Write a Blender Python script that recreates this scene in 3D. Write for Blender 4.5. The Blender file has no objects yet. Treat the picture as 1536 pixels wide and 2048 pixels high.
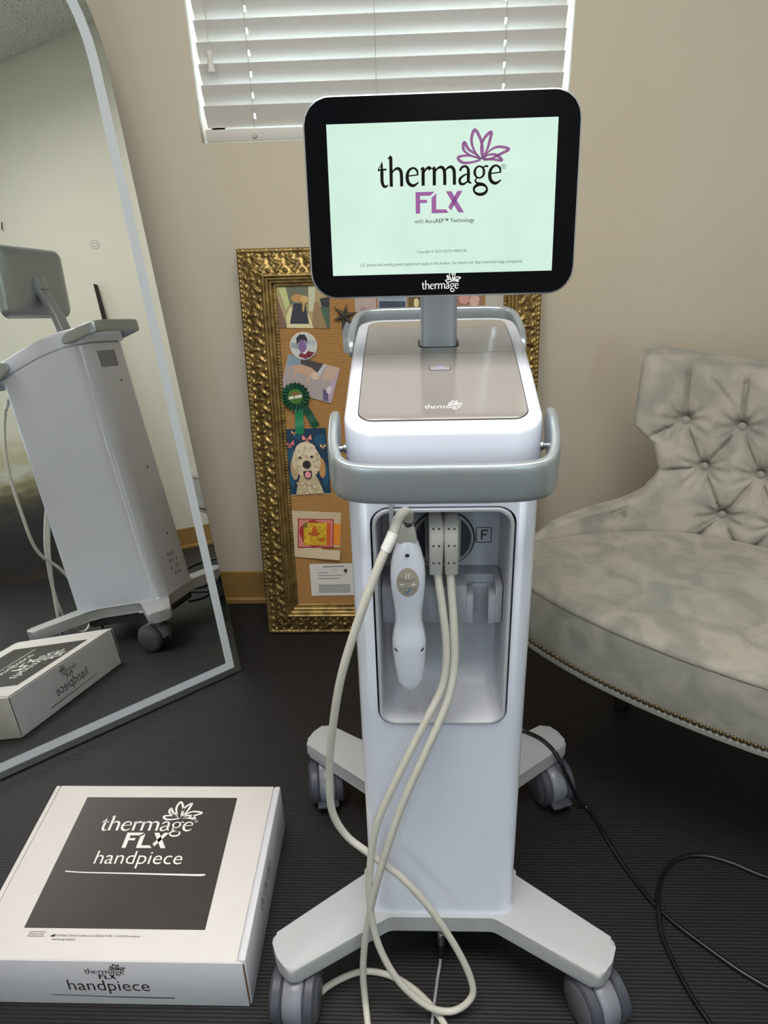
import bpy, bmesh, math, random
from mathutils import Vector, Matrix
random.seed(7)
S = bpy.context.scene
COL = S.collection

# ------------------------------------------------------------------ camera
HEAD, PITCH, ROLL, FPX = 0.05, 0.4642, 0.0341, 1535.9
fw = Vector((-math.sin(HEAD) * math.cos(PITCH), math.cos(HEAD) * math.cos(PITCH), -math.sin(PITCH)))
r0 = Vector((math.cos(HEAD), math.sin(HEAD), 0))
u0 = r0.cross(fw)
rt = math.cos(ROLL) * r0 - math.sin(ROLL) * u0
up = rt.cross(fw)
cam = bpy.data.cameras.new('camera')
cam.sensor_fit = 'HORIZONTAL'; cam.sensor_width = 36.0; cam.lens = FPX / 1536 * 36.0
cam.clip_start = 0.02
camo = bpy.data.objects.new('camera', cam); COL.objects.link(camo)
M = Matrix((rt, up, -fw)).transposed().to_4x4(); M.translation = Vector((0, 0, 1.22))
camo.matrix_world = M
S.camera = camo

# ------------------------------------------------------------------ world, exposure
W = bpy.data.worlds.new('daylight'); S.world = W; W.use_nodes = True
bg = W.node_tree.nodes['Background']
bg.inputs[0].default_value = (0.72, 0.86, 1.0, 1); bg.inputs[1].default_value = 8.0
vs = S.view_settings
vs.view_transform = 'Standard'; vs.look = 'None'; vs.gamma = 1.0; vs.use_curve_mapping = False
vs.exposure = 0.0
PANELS = ((.294, .397, 10.0, (1.0, .96, .90)), (.294, -1.561, 7.0, (.85, .93, 1.0)), (-.344, .397, 13.5, (1.0, .96, .90)))   # x, y, watts, colour of the lit ceiling panels
SCREEN = 0.92          # emission of the display

# ------------------------------------------------------------------ materials
MATS = {}
def srgb(r, g, b):
    f = lambda c: c / 12.92 if c <= 0.04045 else ((c + 0.055) / 1.055) ** 2.4
    return (f(r / 255), f(g / 255), f(b / 255), 1)
def mat(name, col, rough=0.5, metal=0.0, noise=0.0, nscale=30.0, bump=0.0, bscale=200.0, coat=0.0, emit=0.0, spec=0.5, sheen=0.0, detail=4.0):
    if name in MATS: return MATS[name]
    m = bpy.data.materials.new(name); m.use_nodes = True
    nt = m.node_tree; b = nt.nodes['Principled BSDF']
    c = srgb(*col)
    b.inputs['Base Color'].default_value = c
    b.inputs['Roughness'].default_value = rough; b.inputs['Metallic'].default_value = metal
    b.inputs['Specular IOR Level'].default_value = spec
    b.inputs['Coat Weight'].default_value = coat; b.inputs['Coat Roughness'].default_value = 0.08
    if sheen: b.inputs['Sheen Weight'].default_value = sheen; b.inputs['Sheen Roughness'].default_value = 0.4
    if emit:
        b.inputs['Emission Color'].default_value = c; b.inputs['Emission Strength'].default_value = emit
    if noise or bump:
        tc = nt.nodes.new('ShaderNodeTexCoord')
    if noise:
        n = nt.nodes.new('ShaderNodeTexNoise'); n.inputs['Scale'].default_value = nscale; n.inputs['Detail'].default_value = detail
        nt.links.new(tc.outputs['Object'], n.inputs['Vector'])
        r = nt.nodes.new('ShaderNodeValToRGB')
        r.color_ramp.elements[0].position = 0.3; r.color_ramp.elements[1].position = 0.7
        r.color_ramp.elements[0].color = tuple(max(0, x * (1 - noise)) for x in c[:3]) + (1,)
        r.color_ramp.elements[1].color = tuple(min(1, x * (1 + noise)) for x in c[:3]) + (1,)
        nt.links.new(n.outputs['Fac'], r.inputs['Fac']); nt.links.new(r.outputs['Color'], b.inputs['Base Color'])
    if bump:
        n2 = nt.nodes.new('ShaderNodeTexNoise'); n2.inputs['Scale'].default_value = bscale; n2.inputs['Detail'].default_value = 3
        nt.links.new(tc.outputs['Object'], n2.inputs['Vector'])
        bp = nt.nodes.new('ShaderNodeBump'); bp.inputs['Strength'].default_value = bump; bp.inputs['Distance'].default_value = 0.002
        nt.links.new(n2.outputs['Fac'], bp.inputs['Height']); nt.links.new(bp.outputs['Normal'], b.inputs['Normal'])
    MATS[name] = m
    return m

WALL = mat('wall_paint', (198, 188, 170), 0.75, noise=0.02, nscale=3, bump=0.12, bscale=260)
WALLW = mat('pale_wall_paint', (214, 212, 200), 0.7, noise=0.02, nscale=3, bump=0.12, bscale=260)
BASEB = mat('tan_baseboard', (150, 118, 66), 0.45, noise=0.08, nscale=20)
WHITE = mat('white_plastic', (216, 221, 237), 0.22, noise=0.008, nscale=8, coat=0.4)
BASEG = mat('light_grey_enamel', (182, 185, 188), 0.4, noise=0.01, nscale=200)
SILVER = mat('silver_paint', (168, 175, 180), 0.32, metal=0.6, bump=0.05, bscale=900)
NECKM = mat('satin_grey_aluminium', (166, 171, 179), 0.38, metal=0.35)
TRAY = mat('grey_moulded_plastic', (160, 164, 172), 0.42, noise=0.01)
TRAYL = mat('light_tray_plastic', (178, 181, 190), 0.38, noise=0.01)
TAUPE = mat('taupe_gloss_panel', (176, 170, 166), 0.10, metal=0.45, coat=0.6)
BLACKG = mat('black_glass', (6, 8, 12), 0.05, spec=0.12)
BLACK = mat('black_plastic', (16, 16, 18), 0.45)
DGREY = mat('caster_grey', (70, 74, 84), 0.45, noise=0.03)
DGREY2 = mat('caster_disc_grey', (98, 100, 106), 0.4)
HOODG = mat('caster_hood_grey', (126, 130, 140), 0.32)
PORTD = mat('port_recess_dark', (58, 64, 72), 0.5)
PLUGM = mat('warm_grey_plug', (176, 176, 170), 0.45)
CABLE = mat('cream_cable', (198, 196, 187), 0.5, noise=0.03, nscale=60)
CHROME = mat('chrome', (190, 192, 195), 0.14, metal=1.0)
KEYP = mat('keypad_taupe', (160, 154, 142), 0.45)
INKW = mat('white_ink', (236, 236, 236), 0.6)
INKB = mat('black_ink', (26, 25, 28), 0.6)
BLUE = mat('blue_tick_ink', (40, 110, 180), 0.5)
CARDW = mat('white_card', (219, 215, 213), 0.62, noise=0.015, nscale=40, bump=0.04, bscale=120)
CARDF = mat('white_card_face', (214, 215, 222), 0.62, noise=0.015, nscale=40, bump=0.05, bscale=160)
KRAFT = mat('brown_card_edge', (130, 100, 74), 0.8)
PRINTK = mat('black_print', (52, 48, 46), 0.5, noise=0.06, nscale=24, detail=8)
CORD = mat('black_rubber_cord', (18, 18, 20), 0.32)
GREYCORD = mat('grey_thin_cord', (150, 152, 156), 0.4)

def velvet():
    m = bpy.data.materials.new('grey_velvet'); m.use_nodes = True
    nt = m.node_tree; b = nt.nodes['Principled BSDF']
    tc = nt.nodes.new('ShaderNodeTexCoord')
    def nz(sc, det, dist):
        n = nt.nodes.new('ShaderNodeTexNoise'); n.inputs['Scale'].default_value = sc; n.inputs['Detail'].default_value = det
        n.inputs['Distortion'].default_value = dist; nt.links.new(tc.outputs['Object'], n.inputs['Vector']); return n
    n = nz(15, 7, 0.8); n2 = nz(2.6, 2, 0.3)
    r = nt.nodes.new('ShaderNodeValToRGB')
    r.color_ramp.elements[0].position = 0.38; r.color_ramp.elements[0].color = srgb(136, 136, 129)
    r.color_ramp.elements[1].position = 0.60; r.color_ramp.elements[1].color = srgb(160, 156, 147)
    nt.links.new(n.outputs['Fac'], r.inputs['Fac'])
    r2 = nt.nodes.new('ShaderNodeValToRGB')
    r2.color_ramp.elements[0].position = 0.35; r2.color_ramp.elements[0].color = (0.93, 0.95, 0.95, 1)
    r2.color_ramp.elements[1].position = 0.65; r2.color_ramp.elements[1].color = (1.04, 1.0, 0.97, 1)
    nt.links.new(n2.outputs['Fac'], r2.inputs['Fac'])
    mx = nt.nodes.new('ShaderNodeMix'); mx.data_type = 'RGBA'; mx.blend_type = 'MULTIPLY'; mx.inputs[0].default_value = 1
    nt.links.new(r.outputs['Color'], mx.inputs[6]); nt.links.new(r2.outputs['Color'], mx.inputs[7])
    nt.links.new(mx.outputs[2], b.inputs['Base Color'])
    b.inputs['Roughness'].default_value = 0.8; b.inputs['Sheen Weight'].default_value = 0.35; b.inputs['Sheen Roughness'].default_value = 0.35
    b.inputs['Specular IOR Level'].default_value = 0.2
    f = nz(900, 2, 0); bp = nt.nodes.new('ShaderNodeBump'); bp.inputs['Strength'].default_value = 0.12; bp.inputs['Distance'].default_value = 0.001
    nt.links.new(f.outputs['Fac'], bp.inputs['Height']); nt.links.new(bp.outputs['Normal'], b.inputs['Normal'])
    return m
VELVET = velvet()

def floor_mat():
    m = bpy.data.materials.new('black_ribbed_mat'); m.use_nodes = True
    nt = m.node_tree; b = nt.nodes['Principled BSDF']
    tc = nt.nodes.new('ShaderNodeTexCoord')
    w = nt.nodes.new('ShaderNodeTexWave'); w.wave_type = 'BANDS'; w.bands_direction = 'Y'
    w.inputs['Scale'].default_value = 0.314 / 0.0062; w.inputs['Distortion'].default_value = 0.7; w.inputs['Detail'].default_value = 3; w.inputs['Detail Scale'].default_value = 6
    nt.links.new(tc.outputs['Object'], w.inputs['Vector'])
    n = nt.nodes.new('ShaderNodeTexNoise'); n.inputs['Scale'].default_value = 420; n.inputs['Detail'].default_value = 4
    nt.links.new(tc.outputs['Object'], n.inputs['Vector'])
    ad = nt.nodes.new('ShaderNodeMath'); ad.operation = 'MULTIPLY_ADD'; ad.inputs[1].default_value = 1.3
    nt.links.new(n.outputs['Fac'], ad.inputs[0]); nt.links.new(w.outputs['Fac'], ad.inputs[2])
    bp = nt.nodes.new('ShaderNodeBump'); bp.inputs['Strength'].default_value = 0.34; bp.inputs['Distance'].default_value = 0.0012
    nt.links.new(ad.outputs[0], bp.inputs['Height']); nt.links.new(bp.outputs['Normal'], b.inputs['Normal'])
    r = nt.nodes.new('ShaderNodeValToRGB')
    r.color_ramp.elements[0].position = 0.35; r.color_ramp.elements[0].color = srgb(16, 16, 18)
    r.color_ramp.elements[1].position = 0.8; r.color_ramp.elements[1].color = srgb(37, 36, 36)
    nt.links.new(n.outputs['Fac'], r.inputs['Fac']); nt.links.new(r.outputs['Color'], b.inputs['Base Color'])
    b.inputs['Roughness'].default_value = 0.55; b.inputs['Specular IOR Level'].default_value = 0.42
    return m
FLOOR = floor_mat()

def gold_mat():
    m = bpy.data.materials.new('antique_gold'); m.use_nodes = True
    nt = m.node_tree; b = nt.nodes['Principled BSDF']
    tc = nt.nodes.new('ShaderNodeTexCoord')
    n = nt.nodes.new('ShaderNodeTexNoise'); n.inputs['Scale'].default_value = 45; n.inputs['Detail'].default_value = 6
    nt.links.new(tc.outputs['Object'], n.inputs['Vector'])
    r = nt.nodes.new('ShaderNodeValToRGB')
    r.color_ramp.elements[0].position = 0.35; r.color_ramp.elements[0].color = srgb(120, 100, 62)
    r.color_ramp.elements[1].position = 0.65; r.color_ramp.elements[1].color = srgb(168, 142, 88)
    nt.links.new(n.outputs['Fac'], r.inputs['Fac']); nt.links.new(r.outputs['Color'], b.inputs['Base Color'])
    b.inputs['Metallic'].default_value = 0.75; b.inputs['Roughness'].default_value = 0.36
    return m
GOLD = gold_mat()

def burlap_mat():
    m = bpy.data.materials.new('burlap'); m.use_nodes = True
    nt = m.node_tree; b = nt.nodes['Principled BSDF']
    tc = nt.nodes.new('ShaderNodeTexCoord')
    w1 = nt.nodes.new('ShaderNodeTexWave'); w1.bands_direction = 'Z'; w1.inputs['Scale'].default_value = 0.314 / 0.0042; w1.inputs['Distortion'].default_value = 2.0; w1.inputs['Detail'].default_value = 2; w1.inputs['Detail Scale'].default_value = 2
    w2 = nt.nodes.new('ShaderNodeTexWave'); w2.bands_direction = 'X'; w2.inputs['Scale'].default_value = 0.314 / 0.0036; w2.inputs['Distortion'].default_value = 2.0; w2.inputs['Detail'].default_value = 2; w2.inputs['Detail Scale'].default_value = 2
    for w in (w1, w2): nt.links.new(tc.outputs['Object'], w.inputs['Vector'])
    mx = nt.nodes.new('ShaderNodeMath'); mx.operation = 'MULTIPLY_ADD'; mx.inputs[1].default_value = 0.4
    nt.links.new(w2.outputs['Fac'], mx.inputs[0]); nt.links.new(w1.outputs['Fac'], mx.inputs[2])
    r = nt.nodes.new('ShaderNodeValToRGB')
    r.color_ramp.elements[0].position = 0.2; r.color_ramp.elements[0].color = srgb(140, 98, 48)
    r.color_ramp.elements[1].position = 1.0; r.color_ramp.elements[1].color = srgb(182, 138, 84)
    nt.links.new(mx.outputs[0], r.inputs['Fac']); nt.links.new(r.outputs['Color'], b.inputs['Base Color'])
    bp = nt.nodes.new('ShaderNodeBump'); bp.inputs['Strength'].default_value = 0.5; bp.inputs['Distance'].default_value = 0.001
    nt.links.new(mx.outputs[0], bp.inputs['Height']); nt.links.new(bp.outputs['Normal'], b.inputs['Normal'])
    b.inputs['Roughness'].default_value = 0.9
    return m
BURLAP = burlap_mat()

def tile_mat():
    m = bpy.data.materials.new('acoustic_ceiling_tile'); m.use_nodes = True
    nt = m.node_tree; b = nt.nodes['Principled BSDF']
    tc = nt.nodes.new('ShaderNodeTexCoord')
    n = nt.nodes.new('ShaderNodeTexNoise'); n.inputs['Scale'].default_value = 130; n.inputs['Detail'].default_value = 3
    nt.links.new(tc.outputs['Object'], n.inputs['Vector'])
    r = nt.nodes.new('ShaderNodeValToRGB')
    r.color_ramp.elements[0].position = 0.34; r.color_ramp.elements[0].color = srgb(140, 138, 132)
    r.color_ramp.elements[1].position = 0.44; r.color_ramp.elements[1].color = srgb(212, 210, 202)
    nt.links.new(n.outputs['Fac'], r.inputs['Fac']); nt.links.new(r.outputs['Color'], b.inputs['Base Color'])
    bp = nt.nodes.new('ShaderNodeBump'); bp.inputs['Strength'].default_value = 0.3; bp.inputs['Distance'].default_value = 0.002
    nt.links.new(n.outputs['Fac'], bp.inputs['Height']); nt.links.new(bp.outputs['Normal'], b.inputs['Normal'])
    b.inputs['Roughness'].default_value = 0.9
    return m
TILE = tile_mat()

def glass_mat():
    m = bpy.data.materials.new('window_glass'); m.use_nodes = True
    nt = m.node_tree; nt.nodes.clear()
    o = nt.nodes.new('ShaderNodeOutputMaterial'); t = nt.nodes.new('ShaderNodeBsdfTransparent'); g = nt.nodes.new('ShaderNodeBsdfGlossy')
    g.inputs['Roughness'].default_value = 0.02; t.inputs[0].default_value = (0.95, 0.98, 0.97, 1)
    x = nt.nodes.new('ShaderNodeMixShader'); x.inputs[0].default_value = 0.06
    nt.links.new(t.outputs[0], x.inputs[1]); nt.links.new(g.outputs[0], x.inputs[2]); nt.links.new(x.outputs[0], o.inputs[0])
    return m
GLASS = glass_mat()

# ------------------------------------------------------------------ mesh helpers
def link(o, parent=None):
    COL.objects.link(o)
    if parent: o.parent = parent
    return o
def mk(name, verts, faces, m, parent=None, smooth=True, ang=38, mats=None, fmat=None):
    me = bpy.data.meshes.new(name)
    me.from_pydata([tuple(v) for v in verts], [], faces); me.validate(); me.update()
    for x in (mats or [m]): me.materials.append(x)
    if fmat:
        for p, i in zip(me.polygons, fmat): p.material_index = i
    bm = bmesh.new(); bm.from_mesh(me); bmesh.ops.recalc_face_normals(bm, faces=bm.faces[:]); bm.to_mesh(me); bm.free()
    if smooth:
        for p in me.polygons: p.use_smooth = True
        me.set_sharp_from_angle(angle=math.radians(ang))
    return link(bpy.data.objects.new(name, me), parent)
def flatmesh(name, verts, faces, m, parent=None, mats=None, fmat=None):
    me = bpy.data.meshes.new(name); me.from_pydata([tuple(v) for v in verts], [], faces); me.update()
    for x in (mats or [m]): me.materials.append(x)
    if fmat:
        for p, i in zip(me.polygons, fmat): p.material_index = i
    return link(bpy.data.objects.new(name, me), parent)
def tag(o, label, cat, group=None, kind=None):
    if label: o['label'] = label
    if cat: o['category'] = cat
    if group: o['group'] = group
    if kind: o['kind'] = kind
    return o
def empty(name, loc, label, cat, rot=(0, 0, 0), group=None):
    o = bpy.data.objects.new(name, None); o.empty_display_size = 0.05
    o.location = loc; o.rotation_euler = rot; COL.objects.link(o)
    return tag(o, label, cat, group)
def struct(o): o['kind'] = 'structure'; return o
def bmobj(name, bm, m, parent=None, smooth=True, ang=38):
    me = bpy.data.meshes.new(name); bmesh.ops.recalc_face_normals(bm, faces=bm.faces[:]); bm.to_mesh(me); bm.free()
    me.materials.append(m)
    if smooth:
        for p in me.polygons: p.use_smooth = True
        me.set_sharp_from_angle(angle=math.radians(ang))
    return link(bpy.data.objects.new(name, me), parent)
def add_box(bm, lo, hi, bev=0.0, seg=2):
    c = [(a + b) / 2 for a, b in zip(lo, hi)]; s = [b - a for a, b in zip(lo, hi)]
    r = bmesh.ops.create_cube(bm, size=1.0)
    for v in r['verts']: v.co = Vector((v.co.x * s[0] + c[0], v.co.y * s[1] + c[1], v.co.z * s[2] + c[2]))
    if bev:
        es = list({e for v in r['verts'] for e in v.link_edges})
        bmesh.ops.bevel(bm, geom=es, offset=bev, segments=seg, profile=0.5, affect='EDGES')
def box(name, lo, hi, m, parent=None, bev=0.0, seg=2):
    bm = bmesh.new(); add_box(bm, lo, hi, bev, seg); return bmobj(name, bm, m, parent)
def loft(name, rings, m, parent=None, cap0=True, cap1=True, closed=True, ang=38):
    n = len(rings[0]); v = [p for r in rings for p in r]; f = []
    for i in range(len(rings) - 1):
        for j in range(n if closed else n - 1):
            k = (j + 1) % n
            f.append((i * n + j, i * n + k, (i + 1) * n + k, (i + 1) * n + j))
    if cap0: f.append(tuple(range(n))[::-1])
    if cap1: f.append(tuple((len(rings) - 1) * n + j for j in range(n)))
    return mk(name, v, f, m, parent, ang=ang)
def crom(pts, per=6, closed=False):
    P = [Vector(p) for p in pts]; out = []; n = len(P)
    rng = range(n if closed else n - 1)
    for i in rng:
        if closed: a, b, c, d = P[(i - 1) % n], P[i], P[(i + 1) % n], P[(i + 2) % n]
        else: a, b, c, d = P[max(i - 1, 0)], P[i], P[i + 1], P[min(i + 2, n - 1)]
        for k in range(per):
            t = k / per
            out.append(0.5 * ((2 * b) + (c - a) * t + (2 * a - 5 * b + 4 * c - d) * t * t + (3 * b - a - 3 * c + d) * t ** 3))
    if not closed: out.append(P[-1])
    return out
def tube(name, pts, r, m, parent=None, n=12, per=6, smooth=True):
    P = crom(pts, per) if smooth else [Vector(p) for p in pts]
    rad = r if callable(r) else (lambda t: r)
    T = [(P[min(i + 1, len(P) - 1)] - P[max(i - 1, 0)]).normalized() for i in range(len(P))]
    u = T[0].orthogonal().normalized(); rings = []
    for i, (p, t) in enumerate(zip(P, T)):
        u = (u - t * u.dot(t)).normalized(); w = t.cross(u); R = rad(i / (len(P) - 1))
        rings.append([p + (u * math.cos(2 * math.pi * k / n) + w * math.sin(2 * math.pi * k / n)) * R for k in range(n)])
    return loft(name, rings, m, parent, ang=60)
def rrect(hx, hy, r, n=6, cx=0.0, cy=0.0):
    out = []
    for sx, sy, a0 in ((1, 1, 0), (-1, 1, 90), (-1, -1, 180), (1, -1, 270)):
        for k in range(n + 1):
            a = math.radians(a0 + 90 * k / n)
            out.append((cx + sx * (hx - r) + r * math.cos(a), cy + sy * (hy - r) + r * math.sin(a)))
    return out
def roundpoly(pts, rads, n=5):
    out = []; N = len(pts)
    for i in range(N):
        p = Vector(pts[i]); a = Vector(pts[i - 1]); b = Vector(pts[(i + 1) % N]); r = rads[i] if hasattr(rads, '__len__') else rads
        da = (a - p).normalized(); db = (b - p).normalized(); an = da.angle(db); d = min(r / math.tan(an / 2), (a - p).length * .45, (b - p).length * .45)
        s = p + da * d; e = p + db * d
        for k in range(n + 1):
            t = k / n; q = s * (1 - t) ** 2 + p * 2 * t * (1 - t) + e * t * t; out.append((q.x, q.y))
    return out
def prism(name, outline, z0, z1, m, parent=None, bev=0.0, f=None, seg=3):
    """outline in plan; f maps (x,y,z) to local space"""
    bm = bmesh.new(); n = len(outline)
    lo = [bm.verts.new((x, y, z0)) for x, y in outline]; hi = [bm.verts.new((x, y, z1)) for x, y in outline]
    bm.faces.new(lo[::-1]); top = bm.faces.new(hi)
    for i in range(n): bm.faces.new((lo[i], lo[(i + 1) % n], hi[(i + 1) % n], hi[i]))
    if bev:
        es = [e for e in bm.edges if abs(e.verts[0].co.z - e.verts[1].co.z) < 1e-9]
        bmesh.ops.bevel(bm, geom=es, offset=bev, segments=seg, profile=0.5, affect='EDGES')
    if f:
        for v in bm.verts: v.co = Vector(f(*v.co))
    return bmobj(name, bm, m, parent)
def lathe(name, prof, m, parent=None, n=24, axis='z', f=None):
    rings = []
    for r, h in prof:
        ring = []
        for k in range(n):
            a = 2 * math.pi * k / n; c, s = r * math.cos(a), r * math.sin(a)
            p = {'z': (c, s, h), 'x': (h, c, s), 'y': (c, h, s)}[axis]
            ring.append(f(p) if f else p)
        rings.append(ring)
    return loft(name, rings, m, parent)

# ------------------------------------------------------------------ lettering (flat print, drawn as thin sheets)
def ribbon(pts, ws, per=5, smooth=True):
    P = [Vector((p[0], p[1], 0)) for p in pts]
    if smooth and len(P) > 2:
        Q = crom(P, per); N = len(P) - 1
        Wd = []
        for i in range(len(Q)):
            t = i / per; k = min(int(t), N - 1); Wd.append(ws[k] + (ws[k + 1] - ws[k]) * (t - k))
    else: Q, Wd = P, list(ws)
    v = []; f = []
    for i, p in enumerate(Q):
        t = (Q[min(i + 1, len(Q) - 1)] - Q[max(i - 1, 0)]).normalized(); nn = Vector((-t.y, t.x, 0))
        v += [(p + nn * Wd[i] / 2)[:2], (p - nn * Wd[i] / 2)[:2]]
    for i in range(len(Q) - 1): f.append((2 * i, 2 * i + 1, 2 * i + 3, 2 * i + 2))
    return v, f
def ell(cx, cy, rx, ry, a0=0, a1=360, n=14): return [(cx + rx * math.cos(math.radians(a0 + (a1 - a0) * k / n)), cy + ry * math.sin(math.radians(a0 + (a1 - a0) * k / n))) for k in range(n + 1)]
def serif_glyphs():
    G = {}
    G['t'] = (.62, [([(.27, 1.38), (.26, .8), (.26, .3), (.36, .05), (.52, .02), (.64, .12)], [.05, .17, .17, .15, .10, .04]), ([(.0, .93), (.56, .97)], [.07, .09]), ([(.02, .95), (.27, 1.3)], [.05, .05])])
    arch = lambda x: ([(x, .72), (x + .18, .93), (x + .42, 1.0), (x + .6, .84), (x + .64, .5), (x + .64, 0)], [.05, .09, .14, .17, .17, .17])
    sf = lambda x: ([(x - .17, .025), (x + .17, .025)], [.05, .05])
    G['h'] = (1.04, [([(.17, 1.66), (.17, 0)], [.17, .17]), ([(-.02, 1.54), (.2, 1.69)], [.05, .12]), arch(.2)])
    G['e'] = (.9, [([(.1, .56), (.8, .62)], [.06, .06]), ([(.78, .6), (.74, .86), (.48, 1.0), (.2, .84), (.1, .5), (.2, .16), (.5, .02), (.84, .2)], [.09, .11, .09, .14, .18, .17, .14, .05])])
    G['r'] = (.66, [([(.17, 1.0), (.17, 0)], [.17, .17]), ([(0, .9), (.2, 1.02)], [.05, .1]), ([(.2, .68), (.38, .93), (.56, .98), (.64, .88)], [.05, .1, .17, .19])])
    G['m'] = (1.62, [([(.17, 1.0), (.17, 0)], [.17, .17]), ([(0, .9), (.2, 1.02)], [.05, .1]), arch(.2), arch(.82)])
    G['a'] = (.9, [([(.13, .76), (.26, .95), (.5, 1.0), (.66, .84), (.68, .5), (.69, .18), (.88, .06)], [.12, .11, .10, .15, .17, .15, .05]), ([(.68, .6), (.38, .5), (.13, .3), (.18, .06), (.42, .04), (.68, .22)], [.05, .09, .14, .14, .1, .06])])
    g1 = ell(.42, .66, .3, .32, 0, 360, 14)
    g2 = ell(.5, -.3, .42, .28, 110, 470, 16)
    G['g'] = (.92, [(g1, [.15 - .07 * abs(math.sin(2 * math.pi * k / 14)) for k in range(15)]), ([(.62, .86), (.78, .98), (.98, .96)], [.06, .08, .09]), ([(.28, .36), (.16, .2), (.3, .06), (.62, .0), (.8, -.08)], [.05, .09, .1, .12, .1]), (g2, [.1 + .05 * abs(math.cos(2 * math.pi * k / 16)) for k in range(17)])])
    return G
GLY = serif_glyphs()
def merge(parts):
    V = []; F = []
    for v, f in parts:
        o = len(V); V += v; F += [tuple(i + o for i in q) for q in f]
    return V, F
def wordmark():
    """serif wordmark, width 1, baseline 0"""
    x = 0; parts = []
    for ch in 'thermage':
        adv, st = GLY[ch]
        for p, w in st: parts.append(ribbon([(a + x, b) for a, b in p], [q * 1.22 for q in w]))
        x += adv + .06
    V, F = merge(parts); k = 1 / (x - .1)
    return [(a * k, b * k * 1.07) for a, b in V], F
WM = wordmark()
def lotus():
    C = lambda a: [((x - 235) / 1030, (525 - y) / 1030) for x, y in a]
    L = [[(1100, 322), (1040, 250), (1012, 150), (1038, 58), (1085, 140), (1105, 230), (1108, 322)],
         [(1100, 318), (1092, 220), (1115, 140), (1172, 82), (1160, 170), (1140, 240), (1108, 322)],
         [(1090, 320), (1000, 280), (948, 230), (953, 165), (990, 230), (1050, 275), (1090, 318)],
         [(1112, 316), (1160, 250), (1230, 215), (1320, 238), (1250, 280), (1180, 315), (1112, 322)],
         [(1090, 318), (1000, 285), (905, 296), (940, 345), (1020, 345), (1090, 324)],
         [(1112, 318), (1150, 285), (1215, 285), (1264, 336), (1190, 325), (1112, 326)]]
    return merge([ribbon(C(l), [.008 + .018 * math.sin(math.pi * min(1, k / (len(l) - 1) * 1.2) * .8) for k in range(len(l))], 5) for l in L])
LOT = lotus()
FLXP = [[(0, 0), (.21, 0), (.21, .82), (0, 1)], [(0, 1), (.9, 1), (.70, .82), (.2, .82)], [(.2, .49), (.54, .49), (.54, .64), (.2, .64)],
        [(.75, 0), (.97, 0), (.97, .93), (.75, .72)], [(.97, 0), (1.56, 0), (1.42, .17), (.97, .17)],
        [(1.42, 1), (1.68, 1), (2.28, 0), (2.02, 0)], [(1.96, 1), (2.2, 1), (1.66, .1), (1.54, .27)]]
def flx():
    V = []; F = []
    for p in FLXP: F.append(tuple(range(len(V), len(V) + len(p)))); V += p
    return V, F
def regmark():
    return merge([ribbon(ell(0, 0, 1, 1, 0, 360, 16), [.16] * 17), ribbon([(-.3, -.5), (-.3, .5)], [.16] * 2, smooth=False), ribbon([(-.3, .45), (.2, .45), (.3, .2), (.1, 0), (-.3, 0)], [.14] * 5, 3), ribbon([(0, 0), (.35, -.5)], [.16] * 2, smooth=False)])
class Plane:
    def __init__(s, o, eu, ev, off=0.0004):
        s.o = Vector(o); s.u = Vector(eu); s.v = Vector(ev); s.n = s.u.cross(s.v).normalized(); s.off = off
    def __call__(s, a, b, d=0.0): return s.o + s.u * a + s.v * b + s.n * (s.off + d)
def put(name, VF, pl, m, parent, su=1.0, sv=None, x=0.0, y=0.0, d=0.0, shear=0.0):
    sv = su if sv is None else sv; V, F = VF
    return flatmesh(name, [pl(x + a * su + b * sv * shear, y + b * sv, d) for a, b in V], F, m, parent)
TXT = {}
def text_vf(s, bold=0.0):
    if (s, bold) in TXT: return TXT[(s, bold)]
    cu = bpy.data.curves.new('txt', 'FONT'); cu.body = s; cu.size = 1.0; cu.offset = bold; cu.resolution_u = 3
    o = bpy.data.objects.new('txt', cu); COL.objects.link(o)
    dg = bpy.context.evaluated_depsgraph_get(); me = bpy.data.meshes.new_from_object(o.evaluated_get(dg))
    V = [(v.co.x, v.co.y) for v in me.vertices]; F = [tuple(p.vertices) for p in me.polygons]
    x0 = min(v[0] for v in V); x1 = max(v[0] for v in V)
    V = [((a - x0) / (x1 - x0), b / (x1 - x0)) for a, b in V]
    bpy.data.objects.remove(o); bpy.data.curves.remove(cu); bpy.data.meshes.remove(me)
    TXT[(s, bold)] = (V, F); return V, F
def text(name, s, pl, m, parent, x0, x1, y, d=0.0, sy=1.0, bold=0.0, shear=0.0):
    return put(name, text_vf(s, bold), pl, m, parent, x1 - x0, (x1 - x0) * sy, x0, y, d, shear)
def poly(*pts): return list(pts), [tuple(range(len(pts)))]
def card_print(name, pl, w, h, shapes, parent, d=0.0004, quad=None):
    """flat printed picture: shapes = [(material, [(u,v)...])], u,v in 0..1"""
    V = []; F = []; mats = []; fm = []
    for i, (m, pts) in enumerate(shapes):
        F.append(tuple(range(len(V), len(V) + len(pts))))
        V += [pl(a * w, b * h, d + i * 0.00006) for a, b in pts]
        if m not in mats: mats.append(m)
        fm.append(mats.index(m))
    return flatmesh(name, V, F, None, parent, mats, fm)
def cm(r, g, b, rough=0.45): return mat('print_%d_%d_%d' % (r, g, b), (r, g, b), rough)
def blob(cx, cy, rx, ry, n=18, wob=0.0, seed=1):
    rnd = random.Random(seed); return [(cx + rx * math.cos(2 * math.pi * k / n) * (1 + wob * rnd.uniform(-1, 1)), cy + ry * math.sin(2 * math.pi * k / n) * (1 + wob * rnd.uniform(-1, 1))) for k in range(n)]
RECT = [(0, 0), (1, 0), (1, 1), (0, 1)]

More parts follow.
